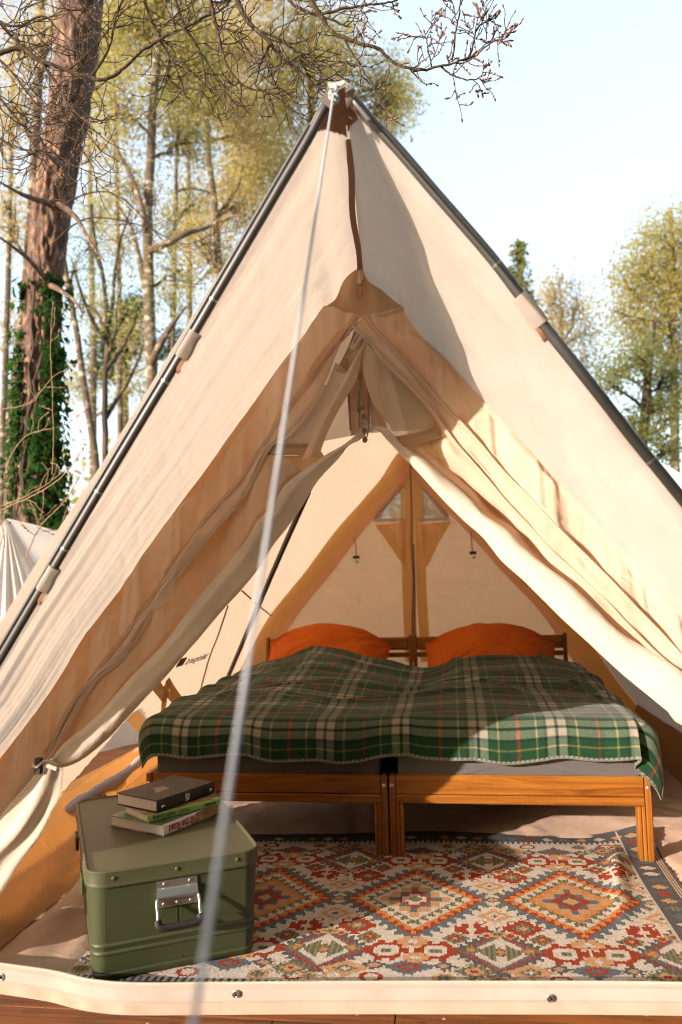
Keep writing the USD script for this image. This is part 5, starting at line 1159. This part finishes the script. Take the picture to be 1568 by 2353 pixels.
# conifer, birches and pine on the right
def spruce(name, label, top_px, base_px, depth, rad_px, leaf, seed, n):
    rg = np.random.default_rng(seed); a, b = at(*top_px, depth), at(*base_px, depth); b2 = A(b[0], b[1], G0)
    t = T(name, label, 'tree', b2, group=None)
    t.part('trunk', tube(np.array([a, b, b2]), (0.02, 0.10, 0.16), 8, n=12, smooth=False), 'grey_bark', smooth=True)
    H = a[2]-b[2]; P, br = [], []
    for k in range(26):
        u = (k+0.5)/26; z = a[2]-H*u; R = rad_px*depth/FPX*(0.10+0.90*u**0.8)*(0.75+0.5*rg.random())
        for q in range(7):
            an = rg.random()*2*PI; e = A(math.cos(an), math.sin(an), -0.25-0.3*u)*R; s = A(a[0], a[1], z)
            br.append(tube(np.array([s, s+e*0.5+A(0, 0, 0.06*R), s+e]), (0.012, 0.003), 4, caps=False))
            m = int(n/182); tt = rg.random(m)[:, None]**0.7
            P.append(s+e*tt+rg.normal(size=(m, 3))*A(0.06, 0.06, 0.05)*(0.4+R*0.35)-A(0, 0, 0.22)*tt*R)
    t.part('branches', join(br), 'grey_bark', smooth=True, kind='stuff')
    t.part('crown', leaves(np.vstack(P), 0.055, rg, 0.9, 2.4), leaf, kind='stuff')
spruce('spruce_tree', 'narrow spruce top rising over the right tent pole', (1190, 548), (1225, 1000), 16.0, 95, 'leaf_olive', 31, 4200)
tree('birch_tree', 'slim golden birch just right of the spruce top', 'tree', [(1285, 640), (1290, 760), (1296, 950), (1300, 1100)], 18.0, 0.09, 0.02,
     [(1275, 680, 28, 50, 500), (1270, 740, 28, 50, 500), (1330, 700, 26, 50, 420), (1345, 760, 26, 40, 300), (1300, 800, 40, 40, 350), (1340, 820, 40, 50, 350)], 'birch_bark', 'leaf_gold', 0.085, 32, None, 1.4)
tree('birch_tree', 'tall green and gold birch at the right edge of the picture', 'tree', [(1540, 480), (1545, 600), (1540, 760), (1545, 900), (1550, 1100)], 15.0, 0.13, 0.04,
     [(1540, 560, 90, 70, 1700), (1470, 620, 60, 50, 900), (1520, 690, 90, 70, 1700), (1440, 660, 40, 40, 350), (1430, 720, 40, 40, 350), (1590, 640, 80, 120, 1500), (1560, 800, 70, 70, 1000), (1480, 760, 70, 50, 900)], 'birch_bark', 'leaf_birch', 0.08, 33, None, 1.0)
tree('pine_tree', 'bushy green pine low at the right edge beneath the birch', 'tree', [(1500, 740), (1490, 860), (1480, 980), (1475, 1150)], 12.5, 0.15, 0.05,
     [(1420, 850, 50, 16, 420), (1480, 820, 60, 26, 520), (1540, 860, 60, 36, 600), (1400, 880, 34, 12, 220), (1500, 930, 60, 30, 520), (1470, 1000, 50, 30, 420), (1530, 1020, 50, 40, 460), (1560, 940, 50, 40, 420), (1445, 960, 34, 18, 220)], 'grey_bark', 'leaf_olive', 0.075, 34, None, 0.2, clump=0.22)

# undergrowth of the wood
rg = np.random.default_rng(51)
P = []
for k in range(420):
    x = rg.uniform(-16, 12); y = rg.uniform(9, 26) ; h = rg.uniform(0.4, 2.6)
    if x > -2 and y < 12: continue
    n = 34; q = np.stack([x+rg.normal(0, 0.35, n), y+rg.normal(0, 0.35, n), G0+h*rg.random(n)], 1); P.append(q)
for k in range(420):
    x = rg.uniform(-13, -1.5); y = rg.uniform(13, 27); h = rg.uniform(1.5, 5.5); n = 30
    P.append(np.stack([x+rg.normal(0, 0.28, n), y+rg.normal(0, 0.28, n), G0+h*rg.random(n)], 1))
single('undergrowth', leaves(np.vstack(P), 0.085, rg, 0.0), 'leaf_dry', 'dry brush and saplings filling the foot of the wood', 'undergrowth', kind='stuff')
P = []
for k in range(900):
    an = rg.uniform(-1.25, 1.25); D = rg.uniform(30, 48); x, y = D*math.sin(an), D*math.cos(an); h = rg.uniform(3, 9)*(1.0 if x < 4 else 0.55); n = 26
    P.append(np.stack([x+rg.normal(0, 0.9, n), y+rg.normal(0, 0.9, n), G0+h*rg.random(n)**0.8], 1))
Q = []
for k in range(3800):
    an = rg.uniform(1.30, 3.70)
    D = rg.uniform(13, 20); x, y = D*math.sin(an), D*math.cos(an); n = 18; top = rg.uniform(9, 16)
    Q.append(np.stack([x+rg.normal(0, 0.8, n), y+rg.normal(0, 0.8, n), G0+top*rg.random()+rg.normal(0, 0.8, n)], 1))
single('clearing_woods', leaves(np.vstack(Q), 0.55, rg, 0.2), 'leaf_green', 'wood on the near side of the clearing', 'woods', kind='stuff')
single('far_woods', leaves(np.vstack(P), 0.34, rg, 0.2), 'leaf_gold', 'distant wood closing the clearing beyond the birches', 'woods', kind='stuff')

# the big pine with ivy, near the tent on the left
rg = np.random.default_rng(61)
PD = 6.4
ptr = [(192, -90), (187, 0), (176, 120), (160, 240), (142, 340), (125, 440), (112, 540), (103, 640), (97, 760), (92, 900), (88, 1050), (86, 1200), (86, 1300)]
prd = [52, 52, 52, 51, 50, 49, 46, 44, 45, 46, 48, 52, 56]
Pp = np.array([at(a, b, PD) for a, b in ptr]); Pp = np.vstack([Pp, [Pp[-1][0], Pp[-1][1], G0-0.1]])
Pr = np.r_[np.array(prd)*0.95*PD/FPX, 0.24]
q = resample(np.c_[Pp, Pr], 260); C_, R_ = q[:, :3], q[:, 3]
k = 72; th = np.arange(k)/k*2*PI
cyl = np.stack([np.cos(th)[None]*np.ones((260, 1)), np.sin(th)[None]*np.ones((260, 1)), np.repeat(C_[:, 2:3], k, 1)], -1)
plates = fbm(cyl*A(3.2, 3.2, 5.0), 3, 5); crack = np.abs(2*fbm(cyl*A(4.5, 4.5, 5.5)+7, 3, 9)-1)
rr = R_[:, None]*(1+0.05*(plates-0.5))+0.028*np.clip(crack*3, 0, 1)-0.028
V = C_[:, None]+np.stack([np.cos(th)[None]*rr, np.sin(th)[None]*rr, 0*rr], -1)
i = np.arange(260*k).reshape(260, k); j = np.roll(i, -1, 1)
pf = np.stack([i[:-1].ravel(), j[:-1].ravel(), j[1:].ravel(), i[1:].ravel()], 1)
pine = T('pine_tree', 'big scaly-barked pine trunk wrapped in ivy beside the tent', 'tree', (Pp[-1][0], Pp[-1][1], G0))
pine.part('trunk', (V.reshape(-1, 3), pf), 'pine_bark', smooth=True)
for (a, b, c, d) in (((118, 660), (70, 600), (20, 560), (-40, 520)), ((112, 655), (140, 668), (170, 690), (190, 720)), ((150, 380), (118, 362), (108, 350), (100, 330)), ((130, 468), (60, 450), (20, 430), (-30, 400)), ((128, 470), (175, 500), (210, 560), (240, 600))):
    B_ = np.array([at(a[0], a[1], PD-0.05), at(b[0], b[1], PD-0.4), at(c[0], c[1], PD-0.6), at(d[0], d[1], PD-0.7)])
    pine.part('branch', tube(B_, (0.030, 0.018, 0.010, 0.006), 8, n=20), 'pine_bark', smooth=True)
ivy = T('ivy', 'dark green ivy climbing the big pine trunk', 'ivy', (Pp[-1][0]+0.05, Pp[-1][1]-0.2, G0))
def ivy_leaf(p, nrm, s, rg):
    up = unit(A(0.35*rg.normal(), 0.35*rg.normal(), -1)+0.2*rg.normal(size=3)); e = np.cross(nrm, up); e /= np.linalg.norm(e); up = np.cross(e, nrm)
    o = [(0, -0.25), (0.42, -0.42), (0.62, 0.02), (0.30, 0.18), (0.0, 0.85), (-0.30, 0.18), (-0.62, 0.02), (-0.42, -0.42)]
    V = [p+nrm*0.12*s]+[p+s*(a*e+b*up)-nrm*0.10*s*abs(a) for a, b in o]
    return np.array(V), np.array([[0, 1+a, 1+(a+1) % 8] for a in range(8)])
zt, zb = at(90, 650, PD)[2], G0
L_ = []
for n in range(7000):
    u = rg.random()**0.85; z = zb+(zt-zb)*u; kk = int(np.argmin(np.abs(C_[:, 2]-z)))
    an = rg.uniform(PI*0.95, PI*2.05) if rg.random() < 0.8 else rg.uniform(0, 2*PI)
    side = math.cos(an)
    cover = 0.10+0.85*max(0, side+0.15)+0.85*max(0, -side-0.45)+0.7*max(0, 0.40-u)
    if u > 0.86 and rg.random() > 0.35: continue
    if rg.random() > cover+1.5*(meshkit.noise(A(an*2.2, z*2.3, 1.0))-0.5): continue
    ext = 1.05+0.65*rg.random()**2*(1 if abs(side) > 0.5 else 0.6)
    p = C_[kk]+A(math.cos(an), math.sin(an), 0)*R_[kk]*ext+A(0, 0, z-C_[kk][2])
    nrm = unit(A(math.cos(an), math.sin(an), 0.35)+0.45*rg.normal(size=3))
    L_.append(((p-CAM)@FWD*1-2.0*((p-CAM)@FWD > PD), ivy_leaf(p, nrm, 0.036*math.exp(rg.normal(0, 0.42)), rg)))
vis = [x for x in L_]; order = sorted(range(len(vis)), key=lambda q: -np.ptp(vis[q][1][0], axis=0).max())
for q in order[:300]: ivy.part('leaf', vis[q][1], 'leaf_ivy')
ivy.part('leaves', join([vis[q][1] for q in order[300:]]), 'leaf_ivy', 'smaller leaves of the ivy', kind='stuff')
st = []
for n in range(9):
    an0 = rg.uniform(PI, 2*PI); zz = np.linspace(zb, zt*(0.6+0.4*rg.random()), 24); P = []
    for z in zz:
        kk = int(np.argmin(np.abs(C_[:, 2]-z))); an = an0+0.35*math.sin(z*2+n)+0.1*rg.normal(); P.append(C_[kk]+A(math.cos(an), math.sin(an), 0)*(R_[kk]*1.01)+A(0, 0, z-C_[kk][2]))
    st.append(tube(np.array(P), 0.010, 6))
for s in st: ivy.part('stem', s, 'grey_bark', smooth=True)

# bare branches reaching in overhead and dry stems by the ivy
def twig_set(t, mains, depth, seed, per=10, r0=0.012, lv=2, length=0.30, buds=True, bark='twig_bark', budr=0.007, tip=0.003, spread=1.0):
    rg = np.random.default_rng(seed); tw, bd = [], []
    def bud(p, d, s):
        a = unit(d); m = ball((0, 0, 0), 1.0, (0.42, 0.42, 1.0), 1); v, f = m
        b = unit(np.cross(a, A(0.3, 0.5, 0.8))); c = np.cross(a, b); bd.append((p+s*(v[:, :1]*b+v[:, 1:2]*c+v[:, 2:3]*a+a*0.6), f))
    def grow(P, r, level, L):
        for q in range(per if level == 0 else 4):
            u = rg.uniform(0.12, 1.0); n = len(P); k = min(n-2, int(u*(n-1))); d = unit(P[k+1]-P[k]); side = unit(np.cross(d, FWD)+0.5*rg.normal(size=3)*0.6)*rg.choice([-1, 1])
            d2 = unit(d*0.65+side*0.75*spread+0.25*rg.normal(size=3)+A(0, 0, 0.10)); l = L*rg.uniform(0.45, 1.2)*(1-0.4*u)
            m = 6; Q = [P[k]]
            for s in range(m): d2 = unit(d2+0.22*rg.normal(size=3)+A(0, 0, 0.05)); Q.append(Q[-1]+d2*l/m)
            Q = np.array(Q); rr = max(tip*0.8, r*0.42); tw.append(tube(Q, np.linspace(rr, tip*0.55, m+1), 5, caps=False))
            if buds:
                bud(Q[-1], d2, budr*rg.uniform(0.7, 1.2))
                for s in range(1, m):
                    if rg.random() < 0.55: bud(Q[s], unit(d2+rg.normal(size=3)*0.9), budr*rg.uniform(0.4, 0.9))
            if level < lv-1: grow(Q, rr, level+1, L*0.55)
    for P, rs in mains:
        P3 = np.array([at(a, b, depth+dd) for (a, b, dd) in [(p+(0,) if len(p) == 2 else p) for p in P]])
        n = len(P3)*7; Q = resample(P3, n); Q = Q+np.cumsum(rg.normal(size=Q.shape)*0.0016, 0)
        t.part('limb', tube(Q, np.linspace(rs[0], rs[1], n), 8), bark, smooth=True)
        grow(Q, rs[0]*0.8, 0, length)
        if buds: bud(Q[-1], Q[-1]-Q[-3], budr)
    if tw: t.part('twigs', join(tw), bark, smooth=True, kind='stuff')
    if bd: t.part('buds', join(bd), 'bud', smooth=True, kind='stuff')
BG_ = 'bare branches overhead'
def branch(label, mains, depth, seed, **kw):
    t = T('bare_branch', label, 'branch', at(mains[0][0][0][0], mains[0][0][0][1], depth)); twig_set(t, mains, depth, seed, **kw); return t
branch('budding bare branch reaching right over the tent peak against the sky', [
    ([(690, -60), (747, 50), (783, 79), (825, 94), (872, 105), (899, 128), (940, 149), (977, 155), (1009, 149), (1061, 139), (1103, 123), (1134, 100)], (0.0095, 0.0025)),
    ([(1040, 141), (1047, 100), (1052, 68), (1056, 31), (1063, -30)], (0.0040, 0.002)), ([(1078, 133), (1090, 100), (1102, 60), (1118, 25)], (0.0040, 0.002)),
    ([(1012, 150), (1050, 177), (1080, 183), (1108, 172)], (0.0035, 0.002)), ([(783, 79), (825, 152), (846, 183), (867, 236), (890, 262)], (0.0042, 0.002)),
    ([(740, 34), (810, 21), (878, 16), (930, -20)], (0.0055, 0.0025)), ([(992, 152), (985, 110), (975, 70)], (0.003, 0.0018)), ([(1061, 139), (1092, 118), (1128, 92), (1142, 96)], (0.003, 0.0018))], 2.9, 71, per=5, length=0.15, lv=2, budr=0.0085, tip=0.0022)
branch('dark arching bare branch crossing in front of the pine trunk', [
    ([(-60, 140), (0, 123), (46, 110), (92, 136), (138, 154), (185, 172), (246, 177), (287, 159), (328, 123), (390, 87), (462, 51), (513, 26), (550, -20)], (0.0105, 0.004)),
    ([(-40, -10), (31, 87), (77, 133), (110, 150)], (0.008, 0.006)), ([(92, 136), (128, 190), (160, 240), (205, 280)], (0.007, 0.003)), ([(210, 176), (250, 110), (262, 60), (300, -20)], (0.006, 0.003))], 3.3, 72, per=9, length=0.42, tip=0.0028)
branch('bare branch hanging over the birch crown left of the peak', [
    ([(540, -40), (564, 36), (595, 72), (626, 108), (662, 144), (687, 159), (718, 185), (759, 197)], (0.012, 0.003)),
    ([(480, -30), (500, 67), (513, 118), (533, 164), (564, 192), (605, 199)], (0.010, 0.003)), ([(595, 72), (650, 90), (700, 130), (745, 150)], (0.006, 0.003)), ([(620, 100), (600, 150), (585, 200), (588, 240)], (0.005, 0.002))], 3.1, 73, per=9, length=0.36, tip=0.0025)
branch('thin drooping bare branch in the upper middle of the wood', [
    ([(320, -40), (354, 67), (380, 123), (405, 180), (426, 236)], (0.008, 0.003)), ([(400, -30), (430, 60), (470, 130), (480, 200), (470, 240)], (0.008, 0.003)), ([(640, -30), (690, 20), (740, 40), (800, 60)], (0.008, 0.004))], 3.4, 74, per=9, length=0.36, tip=0.0025)
branch('bare branch at the left edge below the arching one', [
    ([(-50, 110), (0, 138), (31, 169), (67, 215), (92, 246), (138, 287)], (0.0065, 0.0025)), ([(-40, 310), (0, 318), (62, 344), (123, 354), (169, 382), (236, 400)], (0.0055, 0.0025)),
    ([(-40, 180), (20, 250), (60, 300), (130, 330)], (0.008, 0.003)), ([(-30, 40), (40, 60), (100, 40), (133, 67), (174, 97), (195, 92)], (0.006, 0.003))], 3.6, 75, per=10, length=0.40, tip=0.0028)
branch('bare twiggy branch over the left canopy edge', [
    ([(120, 560), (220, 500), (330, 520), (420, 560), (520, 500)], (0.007, 0.003)), ([(150, 470), (240, 440), (300, 470), (360, 560)], (0.007, 0.003))], 6.0, 76, per=9, length=0.6, tip=0.003)
stems = T('dry_shrub', 'dry orange-brown shrub stems standing before the ivy', 'shrub', at(60, 1260, 4.6)*A(1, 1, 0)+A(0, 0, G0))
twig_set(stems, [([(60, 1290), (90, 1215), (143, 1157), (161, 1135), (187, 1091), (215, 1040)], (0.0042, 0.0018)), ([(86, 1214), (82, 1175), (75, 1160)], (0.0024, 0.0018)), ([(-20, 1182), (49, 1152), (103, 1124), (143, 1093), (190, 1030)], (0.0048, 0.0024)),
    ([(-20, 945), (67, 928), (123, 862), (169, 836)], (0.0036, 0.0018)), ([(10, 1100), (61, 1000), (149, 974), (200, 940)], (0.0036, 0.0018)), ([(-20, 1170), (97, 1118), (154, 1077)], (0.0036, 0.0018)), ([(88, 1214), (120, 1222), (160, 1216)], (0.0030, 0.0018)),
    ([(120, 1090), (122, 950), (118, 800), (122, 700)], (0.0030, 0.0018)), ([(12, 1260), (5, 1180), (-10, 1120)], (0.0030, 0.0018))], 4.6, 77, per=3, length=0.20, lv=1, bark='dry_stem', budr=0.013, tip=0.003)
